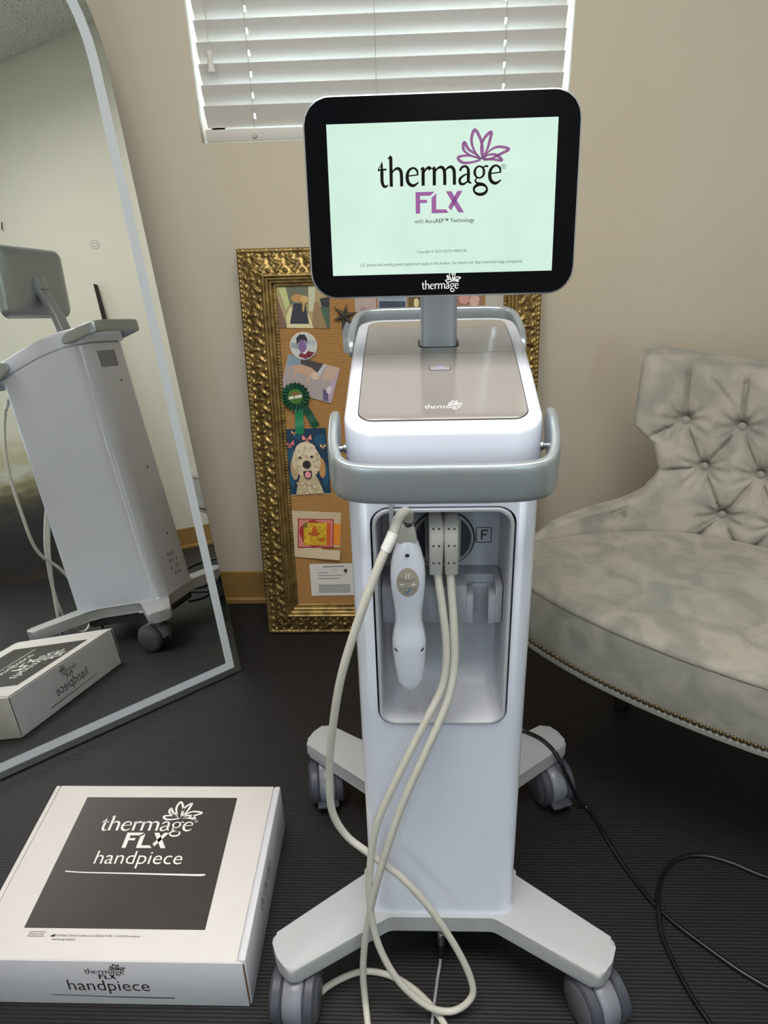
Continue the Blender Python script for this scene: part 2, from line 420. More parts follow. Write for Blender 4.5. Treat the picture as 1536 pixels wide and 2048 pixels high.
# ================================================================== SETTING
XL, XR, YB, YF, ZC = -1.30, 1.25, 1.865, -2.05, 2.37
WX0, WX1, WZ0, WZ1 = -0.468, 0.330, 1.2005, 2.15
struct(box('floor', (XL - .1, YF - .1, -0.1), (XR + .1, YB + .25, 0), FLOOR))
bm = bmesh.new()
for lo, hi in (((XL - .1, YB, 0), (WX0, YB + .16, ZC)), ((WX1, YB, 0), (XR + .1, YB + .16, ZC)), ((WX0, YB, 0), (WX1, YB + .16, WZ0)), ((WX0, YB, WZ1), (WX1, YB + .16, ZC))): add_box(bm, lo, hi)
struct(bmobj('wall_back', bm, WALL, smooth=False))
struct(box('wall_left', (XL - .1, YF, 0), (XL, YB, ZC), WALL))
struct(box('wall_right', (XR, YF, 0), (XR + .1, YB, ZC), WALLW))
FILLWIN = ((-1.2, -.72), (.82, 1.2)); FZ0, FZ1 = .6, 1.92      # two unseen windows added behind the camera to let in cool fill daylight
bm = bmesh.new()
for lo, hi in (((XL, YF - .1, 0), (-1.2, YF, ZC)), ((-.72, YF - .1, 0), (.82, YF, ZC)), ((1.2, YF - .1, 0), (XR, YF, ZC))): add_box(bm, lo, hi)
for a, b in FILLWIN: add_box(bm, (a, YF - .1, 0), (b, YF, FZ0)); add_box(bm, (a, YF - .1, FZ1), (b, YF, ZC))
struct(bmobj('wall_front', bm, WALL, smooth=False))
def baseboard(name, a, b, n):
    a = Vector(a); b = Vector(b); n = Vector(n)
    prof = [(0, 0), (.012, 0), (.012, .012), (.0045, .016), (.004, .1), (0, .102)]
    rings = [[p + n * x + Vector((0, 0, z)) for x, z in prof] for p in (a, b)]
    return struct(loft(name, rings, BASEB, ang=20))
baseboard('baseboard_back', (XL, YB, 0), (XR, YB, 0), (0, -1, 0))
baseboard('baseboard_right', (XR, YB - .013, 0), (XR, YF, 0), (-1, 0, 0))
baseboard('baseboard_left', (XL, YF, 0), (XL, YB - .013, 0), (1, 0, 0))
# ceiling with a T-bar grid, tiles sit in it one by one; two bays carry the lights
ceil = struct(box('ceiling', (XL - .1, YF - .1, ZC + .02), (XR + .1, YB + .2, ZC + .1), WALLW))
GRIDM = mat('ceiling_grid_white', (205, 204, 198), 0.5)
NX, NY = 4, 4
dx = (XR - XL) / NX; dy = (YB - YF) / NY
for i in range(NX + 1): box('grid_bar', (XL + i * dx - .012, YF, ZC - .006), (XL + i * dx + .012, YB, ZC), GRIDM, ceil)
for j in range(NY + 1): box('grid_bar', (XL, YF + j * dy - .012, ZC - .005), (XR, YF + j * dy + .012, ZC + .001), GRIDM, ceil)
tile_me = None
for i in range(NX):
    for j in range(NY):
        c = (XL + (i + .5) * dx, YF + (j + .5) * dy, ZC + .006)
        if any(abs(c[0] - p[0]) < .1 and abs(c[1] - p[1]) < .1 for p in PANELS): continue
        if tile_me is None:
            o = box('ceiling_tile', (-dx / 2 + .006, -dy / 2 + .006, -.006), (dx / 2 - .006, dy / 2 - .006, .012), TILE, ceil); tile_me = o.data
        else: o = link(bpy.data.objects.new('ceiling_tile', tile_me), ceil)
        o.location = c
DIFF = mat('lit_diffuser', (250, 248, 244), 0.5, emit=3.0)
def ceiling_light(x, y, watts, colr, label):
    t = empty('ceiling_light', (x, y, ZC + .006), label, 'ceiling light', group='ceiling light panels')
    bm = bmesh.new(); hx, hy = dx / 2 - .008, dy / 2 - .008
    for lo, hi in (((-hx, -hy, -.012), (hx, -hy + .03, .012)), ((-hx, hy - .03, -.012), (hx, hy, .012)), ((-hx, -hy, -.012), (-hx + .03, hy, .012)), ((hx - .03, -hy, -.012), (hx, hy, .012))): add_box(bm, lo, hi)
    bmobj('light_frame', bm, GRIDM, t, smooth=False)
    box('diffuser', (-hx + .03, -hy + .03, -.006), (hx - .03, hy - .03, 0), DIFF, t)
    la = bpy.data.lights.new('panel_light', 'AREA'); la.shape = 'RECTANGLE'; la.size = 2 * hx - .06; la.size_y = 2 * hy - .06
    la.energy = watts; la.color = colr; la.spread = math.radians(150)
    lo_ = link(bpy.data.objects.new('panel_light', la), t); lo_.location = (0, 0, -.009)
for p, lb in zip(PANELS, ('lit ceiling panel above the console and settee', 'lit cool white ceiling panel at the end of the room behind the camera', 'lit ceiling panel above the mirror and product box')): ceiling_light(*p, lb)

# window: reveal is the wall itself, then frame and pane
WFR = mat('white_window_frame', (225, 226, 224), 0.4)
win = struct(bpy.data.objects.new('window_1', None)); COL.objects.link(win)
bm = bmesh.new(); y0, y1 = YB + .115, YB + .155
for lo, hi in (((WX0, y0, WZ0), (WX0 + .03, y1, WZ1)), ((WX1 - .03, y0, WZ0), (WX1, y1, WZ1)), ((WX0, y0, WZ0), (WX1, y1, WZ0 + .03)), ((WX0, y0, WZ1 - .03), (WX1, y1, WZ1)), ((-.085, y0, WZ0), (-.055, y1, WZ1))): add_box(bm, lo, hi)
bmobj('window_frame', bm, WFR, win, smooth=False)
for a, b in ((WX0 + .03, -.085), (-.055, WX1 - .03)): box('pane', (a, YB + .133, WZ0 + .03), (b, YB + .138, WZ1 - .03), GLASS, win)

for k, (a, b) in enumerate(FILLWIN):  # frames and panes of the added fill windows, spaced clear of the bezel reflection
    w2 = struct(bpy.data.objects.new('window_%d' % (k + 2), None)); COL.objects.link(w2); bm = bmesh.new(); y0, y1 = YF - .095, YF - .055
    for lo, hi in (((a, y0, FZ0), (a + .03, y1, FZ1)), ((b - .03, y0, FZ0), (b, y1, FZ1)), ((a, y0, FZ0), (b, y1, FZ0 + .03)), ((a, y0, FZ1 - .03), (b, y1, FZ1))): add_box(bm, lo, hi)
    bmobj('window_frame', bm, WFR, w2, smooth=False)
    box('pane', (a + .03, YF - .078, FZ0 + .03), (b - .03, YF - .073, FZ1 - .03), GLASS, w2)

# ================================================================== WINDOW BLIND
SLATM = mat('white_slat', (206, 202, 196), 0.38, noise=0.01)
bt = empty('window_blind', ((WX0 + WX1) / 2, YB + .03, WZ0), 'white slatted blind closed over the window behind the console', 'blind')
BX0, BX1 = WX0 + .010 - bt.location.x, WX1 - .012 - bt.location.x
bl = lambda x: x - bt.location.x
holes = [bl(-.349), bl(.193)]
def slat_mesh():
    xs = sorted([BX0, BX1] + [h + s * .0024 for h in holes for s in (-1, 1)]); ts = [-.0245, -.006, .007, .0245]
    tilt = math.radians(60); V = []; F = []; idx = {}
    def vert(i, j, k):
        if (i, j, k) not in idx:
            t = ts[j]; crown = .0022 * (1 - (t / .0245) ** 2); th = .0014 * (k - .5) + crown
            # room edge is the upper one
            y = -t * math.cos(tilt) - th * math.sin(tilt); z = t * math.sin(tilt) - th * math.cos(tilt)
            idx[(i, j, k)] = len(V); V.append((xs[i], y, z))
        return idx[(i, j, k)]
    solid = lambda i, j: 0 <= i < len(xs) - 1 and 0 <= j < 3 and not (i in (1, 3) and j == 1)
    for i in range(len(xs) - 1):
        for j in range(3):
            if not solid(i, j): continue
            for k in (0, 1): F.append((vert(i, j, k), vert(i + 1, j, k), vert(i + 1, j + 1, k), vert(i, j + 1, k)))
            for di, dj, e in ((-1, 0, ((i, j), (i, j + 1))), (1, 0, ((i + 1, j), (i + 1, j + 1))), (0, -1, ((i, j), (i + 1, j))), (0, 1, ((i, j + 1), (i + 1, j + 1)))):
                if not solid(i + di, j + dj): F.append((vert(*e[0], 0), vert(*e[1], 0), vert(*e[1], 1), vert(*e[0], 1)))
    return V, F
V, F = slat_mesh()
s0 = mk('slat', V, F, SLATM, bt, ang=30); zrel = [1.2475 + .0397 * k - WZ0 for k in range(22)]
for k, z in enumerate(zrel):
    if z > WZ1 - WZ0 - .05: break
    o = s0 if k == 0 else link(bpy.data.objects.new('slat', s0.data), bt)
    o.location = (0, -.006, z + .004)
box('bottom_rail', (BX0, -.029, .001), (BX1, .012, .026), SLATM, bt, .003)
box('headrail', (BX0, -.028, WZ1 - WZ0 - .045), (BX1, .028, WZ1 - WZ0 - .002), SLATM, bt, .003)
CORDW = mat('blind_cord', (190, 184, 172), 0.7)
for x in (bl(-.349), bl(-.079), bl(.193)):
    tube('ladder_cord', [(x, -.0215, .02), (x, -.0215, .5), (x, -.0215, .9)], .0008, CORDW, bt, 6, 2)
for x in holes: lathe('cord_button', [(0, -.0335), (.004, -.0335), (.0055, -.031), (.0055, -.028)], CORDW, bt, 14, 'y', lambda p, x=x: (p[0] + x, p[1], p[2] + .012))
x = bl(-.427); tube('pull_cord', [(x + .001, -.034, .92), (x + .001, -.034, .5), (x, -.035, .172)], .0009, CORDW, bt, 6, 3)
CLEAR = mat('frosted_clear_plastic', (214, 210, 204), 0.25, coat=0.4)
lathe('tassel', [(.001, .176), (.0075, .174), (.0085, .168), (.0055, .158), (.0065, .148), (.0095, .139), (.009, .135), (.001, .134)], CLEAR, bt, 16, 'z', lambda p: (p[0] + bl(-.427), p[1] - .036, p[2]))

# ================================================================== STANDING MIRROR
MY, ML = 0.6916, 0.1684
mb = Vector((math.cos(MY), math.sin(MY), 0)); nh = Vector((mb.y, -mb.x, 0))
mnv = nh * math.cos(ML) + Vector((0, 0, math.sin(ML))); mup = -nh * math.sin(ML) + Vector((0, 0, math.cos(ML)))
mt = empty('standing_mirror', (-0.4511, 1.543, 0), 'tall arched mirror with a frosted light band leaning in the corner', 'mirror')
MWd, MST = 0.80, 1.36
def arch(inset, n=28):
    R = MWd / 2 - inset; pts = [(-inset, inset)]
    for k in range(n + 1):
        a = math.pi * k / n; pts.append((-MWd / 2 + R * math.cos(a), MST + R * math.sin(a)))
    pts.append((-MWd + inset, inset)); return pts
MP = lambda s, t, d=0.0: mb * s + mup * (t + .0035) + mnv * d
def mirror_shell():
    m = bpy.data.materials.new('mirror_silver'); m.use_nodes = True; b = m.node_tree.nodes['Principled BSDF']
    b.inputs['Base Color'].default_value = (.86, .885, .865, 1); b.inputs['Metallic'].default_value = 1; b.inputs['Roughness'].default_value = 0.0
    return m
MSIL = mirror_shell(); FROST = mat('frosted_band', (188, 194, 200), 0.55, spec=0.3); MEDGE = mat('polished_mirror_edge', (176, 182, 180), 0.25, metal=0.8)
def ringface(name, o, i, d, m, parent):
    n = len(o); V = [MP(s, t, d) for s, t in o] + [MP(s, t, d) for s, t in i]
    return flatmesh(name, V, [(k, (k + 1) % n, n + (k + 1) % n, n + k) for k in range(n)], m, parent)
A0, A1, A2 = arch(.001), arch(.0165), arch(.0365)
flatmesh('mirror_glass', [MP(s, t, 0) for s, t in A2], [tuple(range(len(A2)))], MSIL, mt)
ringface('light_band', A1, A2, .0, FROST, mt)
ringface('mirror_border', A0, A1, .0, MSIL, mt)
loft('mirror_edge', [[MP(s, t, d) for s, t in arch(i)] for i, d in ((.001, .0), (0, -.001), (0, -.005), (.004, -.006), (.004, -.028))], MEDGE, mt, cap0=False)
T = [ribbon(ell(0, 0, 1, 1, 0, 360, 24), [.12] * 25), ribbon(ell(0, -.02, .5, .5, 120, 420, 18), [.12] * 19), ribbon([(0, .15), (0, .6)], [.12] * 2, smooth=False)]
tb = merge(T); ETCH = mat('etched_mark', (150, 152, 148), 0.6)
flatmesh('touch_mark', [MP(-.109 + a * .0082, 1.037 + b * .0082, .0005) for a, b in tb[0]], tb[1], ETCH, mt)
LEGM = mat('dark_metal_leg', (60, 60, 62), 0.4, metal=0.6)
for s in (-.2, -.6):
    a = MP(s, 1.25, -.03); b_ = Vector((a.x, a.y, 0)) - nh * .10
    tube('support_leg', [a, (a + b_ + Vector((0, 0, .008))) / 2, b_ + Vector((0, 0, .008))], .008, LEGM, mt, 10, 2)

# ================================================================== GOLD FRAMED PIN BOARD
LN = math.radians(7.27); FW_, FH = 0.700, 0.988
ft = empty('framed_pin_board', (-.411, 1.705, 0.001), 'ornate gold framed burlap pin board leaning on the wall behind the console', 'pin board', rot=(-LN, 0, 0))
# local axes: x along, z up the board, -y outwards
RW = .086
def relief(s, w):
    """height of the moulding: s along the rail, w from the outer edge inwards (m)"""
    if w < .011: return .016 + .006 * math.sqrt(max(0, 1 - ((w - .0055) / .0055) ** 2)) * (0.55 + .45 * abs(math.sin(math.pi * (s + w * .6) / .011)))
    if w < .056:
        t = (w - .011) / .045; base = .017 + .016 * t * t + .004 * math.sin(math.pi * t)
        h = 0.0
        for per, off, wc, la, lb, an in ((.040, 0, .022, .013, .0038, .75), (.040, .02, .040, .013, .0038, -.75), (.040, .011, .031, .010, .0034, .3), (.020, .005, .016, .006, .003, -.6), (.020, .013, .049, .006, .003, .5), (.020, .0, .033, .005, .0025, 1.2)):
            k = round((s - off) / per)
            jit = math.sin(k * 12.9898 + per * 300 + wc * 900) * .15
            dx_ = s - off - k * per; dw = w - wc; an2 = an + jit
            a = dx_ * math.cos(an2) + dw * math.sin(an2); b = -dx_ * math.sin(an2) + dw * math.cos(an2) + .25 * a * a / .02
            h = max(h, .0065 * (1 + jit) * math.exp(-(a / la) ** 2 * 1.4 - (b / lb) ** 2))
        return base + h + .0008 * math.sin(s * 900) * math.sin(w * 1100)
    if w < .078:
        t = (w - .056) / .022; k = int(t * 3); q = t * 3 - k
        return (.034, .028, .021)[min(k, 2)] + .003 * math.sqrt(max(0, 1 - (2 * q - 1) ** 2))
    return .013 + .0035 * math.sqrt(max(0, 1 - ((w - .082) / .0042) ** 2)) * (.5 + .5 * abs(math.sin(math.pi * s / .008)))
def rail(name, L, f):
    ns = int(L / .0024); nw = 36; V = []; F = []
    for i in range(ns + 1):
        for j in range(nw + 1):
            w = RW * j / nw; s = w + (L - 2 * w) * i / ns
            V.append(f(s, w, relief(s, w)))
    q = lambda i, j: i * (nw + 1) + j
    for i in range(ns):
        for j in range(nw): F.append((q(i, j), q(i + 1, j), q(i + 1, j + 1), q(i, j + 1)))
    n0 = len(V)
    for i in (0, ns):
        for j in (0, nw):
            w = RW * j / nw; V.append(f(w + (L - 2 * w) * i / ns, w, -.018))
    F += [(q(0, 0), q(ns, 0), n0 + 2, n0), (q(0, nw), q(ns, nw), n0 + 3, n0 + 1), (n0, n0 + 2, n0 + 3, n0 + 1)]
    return mk(name, V, F, GOLD, ft, ang=70)
rail('frame_rail', FH, lambda s, w, h: (w, -h + .018, s))
rail('frame_rail', FH, lambda s, w, h: (FW_ - w, -h + .018, s))
rail('frame_rail', FW_, lambda s, w, h: (s, -h + .018, w))
rail('frame_rail', FW_, lambda s, w, h: (s, -h + .018, FH - w))
box('burlap_panel', (RW - .006, .008, RW - .006), (FW_ - RW + .006, .016, FH - RW + .006), BURLAP, ft)
box('backing_board', (.01, .017, .01), (FW_ - .01, .03, FH - .01), KRAFT, ft)
cosL, sinL = math.cos(LN), math.sin(LN)
Bo = Vector((-.411, 1.705, .001)); Bn = Vector((0, -cosL, sinL)); Bv = Vector((0, sinL, cosL))
def onboard(u, v, d=0.0): return Bo + Vector((1, 0, 0)) * u + Bv * v + Bn * (-.008 + d)
def board_thing(name, u, v, label, cat, rot=0.0, d=0.0006, group=None):
    """empty on the burlap; local x,y on the board, z outwards"""
    o = empty(name, onboard(u, v, d), label, cat, group=group)
    X = Vector((1, 0, 0)); B = Matrix((X, Bv, Bn)).transposed().to_4x4()
    o.rotation_mode = 'QUATERNION'; o.rotation_quaternion = (B @ Matrix.Rotation(rot, 4, 'Z')).to_quaternion(); return o
def card(t, w, h, m, curl=None, th=.0006, name='paper', nx=10, ny=10, cut=None):
    V = []; F = []
    for k in (0, 1):
        for j in range(ny + 1):
            for i in range(nx + 1):
                a, b = i / nx, j / ny; z = (curl(a, b) if curl else 0) + k * th
                V.append((a * w, b * h, z))
    q = lambda i, j, k: k * (nx + 1) * (ny + 1) + j * (nx + 1) + i
    for j in range(ny):
        for i in range(nx):
            if cut and cut((i + .5) / nx, (j + .5) / ny): continue
            F.append((q(i, j, 1), q(i + 1, j, 1), q(i + 1, j + 1, 1), q(i, j + 1, 1))); F.append((q(i, j, 0), q(i, j + 1, 0), q(i + 1, j + 1, 0), q(i + 1, j, 0)))
    for i in range(nx):
        F.append((q(i, 0, 0), q(i + 1, 0, 0), q(i + 1, 0, 1), q(i, 0, 1))); F.append((q(i, ny, 0), q(i, ny, 1), q(i + 1, ny, 1), q(i + 1, ny, 0)))
    for j in range(ny):
        F.append((q(0, j, 0), q(0, j, 1), q(0, j + 1, 1), q(0, j + 1, 0))); F.append((q(nx, j, 0), q(nx, j + 1, 0), q(nx, j + 1, 1), q(nx, j, 1)))
    return mk(name, V, F, m, t, smooth=False)
PAPER = mat('photo_paper', (214, 208, 200), 0.4)
P2 = Plane((0, 0, .0006), (1, 0, 0), (0, 1, 0), 0.0002)
# photo of a dog in a kitchen
t = board_thing('photo_print', .079, .809, 'photo print of a tan dog on a dark mat, top left of the pin board', 'photo', -.03)
card(t, .128, .097, PAPER)
card_print('picture', P2, .128, .097, [(cm(168, 152, 110), RECT), (cm(120, 92, 72), [(0, 0), (.22, 0), (.12, .4), (.04, .75), (0, .8)]), (cm(190, 196, 136), [(.05, 1), (.2, 1), (.27, .58), (.2, .42)]), (cm(104, 108, 88), [(.2, 1), (.62, 1), (.6, .56), (.27, .56)]), (cm(196, 196, 164), [(.62, 1), (.75, 1), (.72, .4), (.62, .4)]),
    (cm(70, 96, 78), [(.78, .5), (1, .5), (1, 0), (.95, 0)]), (cm(150, 120, 84), [(.72, .62), (.8, .62), (.95, 0), (.66, 0)]), (cm(44, 48, 50), [(.82, .7), (1, .74), (1, .5), (.86, .5)]), (cm(214, 206, 160), [(.2, 0), (.7, 0), (.62, .32), (.28, .5), (.2, .3)]), (cm(44, 46, 56), [(.26, .1), (.62, .1), (.56, .58), (.34, .58)]),
    (cm(186, 140, 82), blob(.42, .7, .12, .1, wob=.1)), (cm(206, 166, 110), blob(.54, .68, .07, .09, wob=.1, seed=3)), (cm(190, 150, 96), [(.5, .62), (.56, .62), (.53, .4), (.5, .38)])], t)
# round badge
t = board_thing('round_badge', .142, .765, 'round photo badge of a person in a red shirt', 'badge', 0, .0012)
lathe('badge_disc', [(.0, .0), (.0325, .0), (.0332, .0015), (.0322, .003), (.0, .0035)], PAPER, t, 36)
PB = Plane((0, 0, .0036), (1, 0, 0), (0, 1, 0), 0.0002)
def clipc(pts, R=.97):
    return [(x * min(1, R / max(1e-6, math.hypot(x, y))), y * min(1, R / max(1e-6, math.hypot(x, y)))) for x, y in pts]
card_print('picture', PB, .031, .031, [(cm(196, 200, 200), blob(0, 0, 1, 1, 36)), (cm(150, 156, 160), clipc([(-1, .3), (-.4, .25), (-.4, -.2), (-1, -.1)])), (cm(168, 176, 184), clipc([(.3, .4), (.9, .5), (1, .1), (.4, .1)])),
    (cm(120, 30, 52), clipc([(-.42, -.75), (-.25, -.45), (.1, -.6), (.35, -.35), (.85, -.5), (.55, -.9), (.1, -1.1)])), (cm(226, 222, 224), clipc([(-.2, -.45), (.1, -.62), (.32, -.35), (.2, -.28), (0, -.36)])), (cm(128, 96, 150), blob(-.08, .0, .32, .48)), (cm(48, 36, 52), [(-.5, .1), (-.52, .62), (-.25, .9), (.15, .88), (.34, .55), (.3, .1), (.2, .4), (-.1, .5), (-.32, .35)])], t)
# dog photo on porch
t = board_thing('photo_print', .079, .662, 'tilted photo print of a pale dog walking on paving', 'photo', -.285, .0016)
card(t, .128, .088, PAPER)
card_print('picture', P2, .128, .088, [(cm(168, 156, 156), RECT), (cm(130, 152, 168), [(0, 1), (.25, 1), (.25, .78), (.02, .72)]), (cm(66, 58, 60), [(.25, 1), (.68, 1), (.64, .72), (.4, .82), (.26, .84)]), (cm(190, 192, 196), [(.68, 1), (.74, 1), (.66, .62), (.58, .6)]), (cm(196, 168, 152), [(.76, 1), (1, 1), (.95, .6), (.7, .6)]),
    (cm(182, 160, 180), [(1, 1), (1, 0), (.86, .1), (.9, .55)]), (cm(96, 84, 120), [(.78, .34), (.88, .3), (.94, .04), (.84, .02), (.8, .2)]), (cm(214, 204, 214), blob(.9, .35, .05, .12, wob=.3)), (cm(196, 158, 134), blob(.36, .7, .22, .13, wob=.08)), (cm(214, 186, 166), blob(.58, .62, .08, .1)), (cm(196, 164, 144), [(.18, .68), (.24, .68), (.22, .42), (.18, .42)]), (cm(196, 164, 144), [(.44, .62), (.5, .62), (.5, .38), (.46, .38)])], t)
# rosette
t = board_thing('ribbon_rosette', .116, .645, 'dark green award rosette with two hanging tails', 'rosette', 0, .004)
GRN = mat('green_satin', (12, 78, 54), 0.35, sheen=0.3); GRN2 = mat('bright_green_satin', (24, 128, 84), 0.35, sheen=0.3)
n = 96; rings = []
for r_, amp, z in ((.008, 0, .002), (.017, .001, .004), (.026, .0035, .006), (.034, .0055, .005)):
    rings.append([(r_ * (1 + (.05 * math.cos(2 * math.pi * k / n * 20) if r_ > .03 else 0)) * math.cos(2 * math.pi * k / n), r_ * (1 + (.05 * math.cos(2 * math.pi * k / n * 20) if r_ > .03 else 0)) * math.sin(2 * math.pi * k / n), z + amp * math.sin(2 * math.pi * k / n * 20)) for k in range(n)])
loft('pleated_ruffle', rings, GRN, t, cap0=True, cap1=False, ang=80)
lathe('center_button', [(0, .004), (.0185, .004), (.019, .0065), (.017, .0085), (0, .009)], cm(64, 112, 44), t, 32)
PR = Plane((0, 0, .0092), (1, 0, 0), (0, 1, 0), .0002)
put('white_label', poly((-.0165, -.006), (.016, -.001), (.0165, .006), (-.0155, .0015)), PR, cm(222, 216, 200), t)
put('label_letter', poly((-.004, -.003), (-.0015, -.0025), (-.0012, .0028), (-.0036, .0022)), PR, cm(40, 50, 40), t, d=.0001)
put('label_arc', (ell(0, .002, .012, .010, 20, 160), [tuple(range(15))]), PR, cm(142, 92, 40), t, d=-.0001)
def strip(name, pts, w, m, z0, z1):
    P = [Vector((a, b, 0)) for a, b in pts]; d_ = (P[1] - P[0]).normalized(); nn = Vector((-d_.y, d_.x, 0)) * w / 2; N = 8; V = []; F = []
    for i in range(N + 1):
        p = P[0].lerp(P[1], i / N); z = z0 + (z1 - z0) * i / N + .0008 * math.sin(i * 1.3)
        for k in (0, 1): V += [tuple(p + nn + Vector((0, 0, z + k * .0006))), tuple(p - nn + Vector((0, 0, z + k * .0006)))]
    for i in range(N):
        a = i * 4; b = a + 4
        F += [(a, a + 1, b + 1, b), (a + 2, b + 2, b + 3, a + 3), (a, b, b + 2, a + 2), (a + 1, a + 3, b + 3, b + 1)]
    F += [(0, 2, 3, 1), (N * 4, N * 4 + 1, N * 4 + 3, N * 4 + 2)]
    mk(name, V, F, m, t)
strip('ribbon_tail', [(.006, -.025), (.004, -.094)], .0205, GRN2, .0008, .0004)
strip('ribbon_tail', [(.018, -.022), (.046, -.076)], .0185, GRN, .0002, -.0005)
# dog portrait card
t = board_thing('dog_card', .081, .391, 'blue card with a smiling cream curly dog portrait', 'card', .03, .0012)
card(t, .109, .172, PAPER)
NAVY = cm(18, 52, 78); CRM = cm(206, 190, 160); CRM2 = cm(176, 152, 114); DK = cm(38, 34, 36); PNK = cm(232, 150, 160)
TEAL = cm(26, 78, 108)
fluff = lambda cx, cy, rx, ry, s: blob(cx, cy, rx, ry, 44, .05, s)
def bfly(cx, cy, s, col):
    return [(col, [(cx, cy), (cx - s, cy + s * .7), (cx - s * 1.1, cy - s * .1)]), (col, [(cx, cy), (cx + s, cy + s * .7), (cx + s * 1.1, cy - s * .1)]), (col, [(cx, cy), (cx - s * .7, cy - s * .6), (cx, cy - s * .3), (cx + s * .7, cy - s * .6)])]
card_print('picture', P2, .109, .172, [(NAVY, [(0, .01), (1, .01), (1, 1), (0, 1)]), (TEAL, blob(.85, .82, .12, .1, wob=.2)), (TEAL, blob(.15, .6, .1, .12, wob=.2)), (TEAL, blob(.9, .3, .08, .2, wob=.2)), (TEAL, blob(.12, .25, .08, .12, wob=.2)), (TEAL, blob(.35, .9, .1, .06, wob=.2))] +
    bfly(.14, .77, .1, cm(226, 120, 124)) + bfly(.55, .84, .1, cm(234, 140, 136)) + bfly(.9, .72, .06, cm(236, 190, 130)) + bfly(.27, .94, .06, cm(216, 160, 96)) +
    [(CRM2, fluff(.2, .4, .09, .16, 5)), (cm(190, 140, 86), fluff(.84, .4, .08, .15, 6)), (cm(188, 170, 138), [(.18, .01), (.84, .01), (.76, .18), (.68, .3), (.32, .3), (.24, .16)]), (CRM, fluff(.5, .52, .33, .26, 7)), (cm(220, 206, 180), fluff(.5, .68, .24, .12, 8)), (cm(214, 198, 168), fluff(.5, .42, .24, .14, 9)),
     *[(cm(*random.Random(k).choice([(226, 214, 190), (198, 180, 148), (188, 166, 130), (214, 200, 172)])), blob(random.Random(k + 50).uniform(.22, .8), random.Random(k + 90).uniform(.03, .74), .028, .016, 8, .3, k)) for k in range(90) if not (.36 < random.Random(k + 50).uniform(.22, .8) < .66 and .22 < random.Random(k + 90).uniform(.03, .74) < .55) and (random.Random(k + 50).uniform(.22, .8) - .5) ** 2 / .09 + (random.Random(k + 90).uniform(.03, .74) - .5) ** 2 / .06 < 1.0 or random.Random(k + 90).uniform(.03, .74) < .2],
     (DK, blob(.36, .58, .035, .015)), (DK, blob(.63, .585, .035, .015)), (DK, blob(.5, .47, .095, .06)), (DK, [(.4, .37), (.6, .375), (.6, .3), (.55, .255), (.46, .255), (.41, .3)]), (PNK, blob(.505, .315, .07, .05))], t)
# torn printed paper
t = board_thing('torn_paper_sheet', .076, .222, 'torn cream paper with a red and yellow square print', 'paper', -.06, .0012)
TP = mat('cream_rough_paper', (198, 180, 150), 0.8, noise=0.05, nscale=60)
card(t, .129, .128, TP, lambda a, b: .010 * max(0, .22 - b) / .22 * a, nx=16, ny=16, cut=lambda a, b: (b < .26 and b > .19 and a > .62) )
YEL = mat('gold_leaf_print', (206, 168, 40), 0.4, noise=0.35, nscale=120)
card_print('picture', P2, .129, .128, [(cm(232, 140, 36), [(.8, .3), (.995, .3), (.995, .76), (.8, .76)]), (cm(150, 34, 40), [(.14, .2), (.86, .24), (.86, .86), (.14, .84)]), (cm(206, 130, 122), [(.16, .225), (.84, .262), (.84, .84), (.16, .82)]), (cm(160, 46, 40), blob(.5, .53, .32, .28, 26, .1, 4)), (YEL, [(.26, .27), (.72, .29), (.72, .77), (.26, .76)]), (cm(206, 92, 40), [(.72, .29), (.8, .3), (.8, .77), (.72, .77)]),
    (cm(176, 84, 30), blob(.48, .52, .13, .04, 14, .3)), (cm(188, 96, 34), blob(.48, .6, .05, .1, 14, .3, 2)), (cm(120, 104, 50), blob(.3, .7, .04, .06, 12, .2)), (cm(186, 100, 36), blob(.62, .4, .06, .05, 12, .3, 5))], t)
# typed note with a pin
t = board_thing('typed_note', .124, .108, 'small white typed note beneath the torn paper', 'note', 0.01, .0012)
card(t, .118, .092, mat('note_paper', (214, 212, 210), 0.6))
NG = cm(120, 120, 124); card_print('printed_lines', P2, .118, .092, [(NG, [(.3, .9), (.78, .9), (.78, .93), (.3, .93)]), (cm(170, 170, 172), [(.48, .82), (.64, .82), (.64, .84), (.48, .84)]), (NG, [(.18, .72), (.4, .72), (.4, .735), (.18, .735)]), (NG, [(.18, .63), (.72, .63), (.72, .645), (.18, .645)]), (NG, [(.18, .54), (.66, .54), (.66, .555), (.18, .555)])] + [(cm(158, 158, 160), [(.17, .1 + k * .035), (.88, .1 + k * .035), (.88, .115 + k * .035), (.17, .115 + k * .035)]) for k in range(8)], t)
t = board_thing('push_pin', .218, .184, 'grey push pin at the corner of the typed note', 'push pin', 0, .002)
lathe('pin_head', [(0, .0), (.0016, .0), (.0016, .003), (.0042, .004), (.0045, .006), (.002, .0075), (0, .0078)], mat('pin_steel', (96, 92, 88), .3, metal=.8), t, 18)
# star ornament
t = board_thing('star_ornament', .243, .832, 'silver star ornament on a grey ribbon beside the console', 'ornament', .1, .004)
STAR = mat('tarnished_silver', (112, 108, 104), .38, metal=.7)
V = [(0, 0, .012)]; F = []
for k in range(12):
    a = math.pi * k / 6 + .2; r_ = (.029 if k % 4 else .033) if k % 2 == 0 else .011; V.append((r_ * math.cos(a), r_ * math.sin(a), .001))
F = [(0, 1 + k, 1 + (k + 1) % 12) for k in range(12)] + [tuple(range(12, 0, -1))]
mk('star', V, F, STAR, t, smooth=False)
RIBG = mat('grey_ribbon', (150, 152, 160), .35, noise=.2, nscale=60)
strip('ribbon', [(.001, -.012), (-.003, -.086)], .022, RIBG, -.002, -.003)
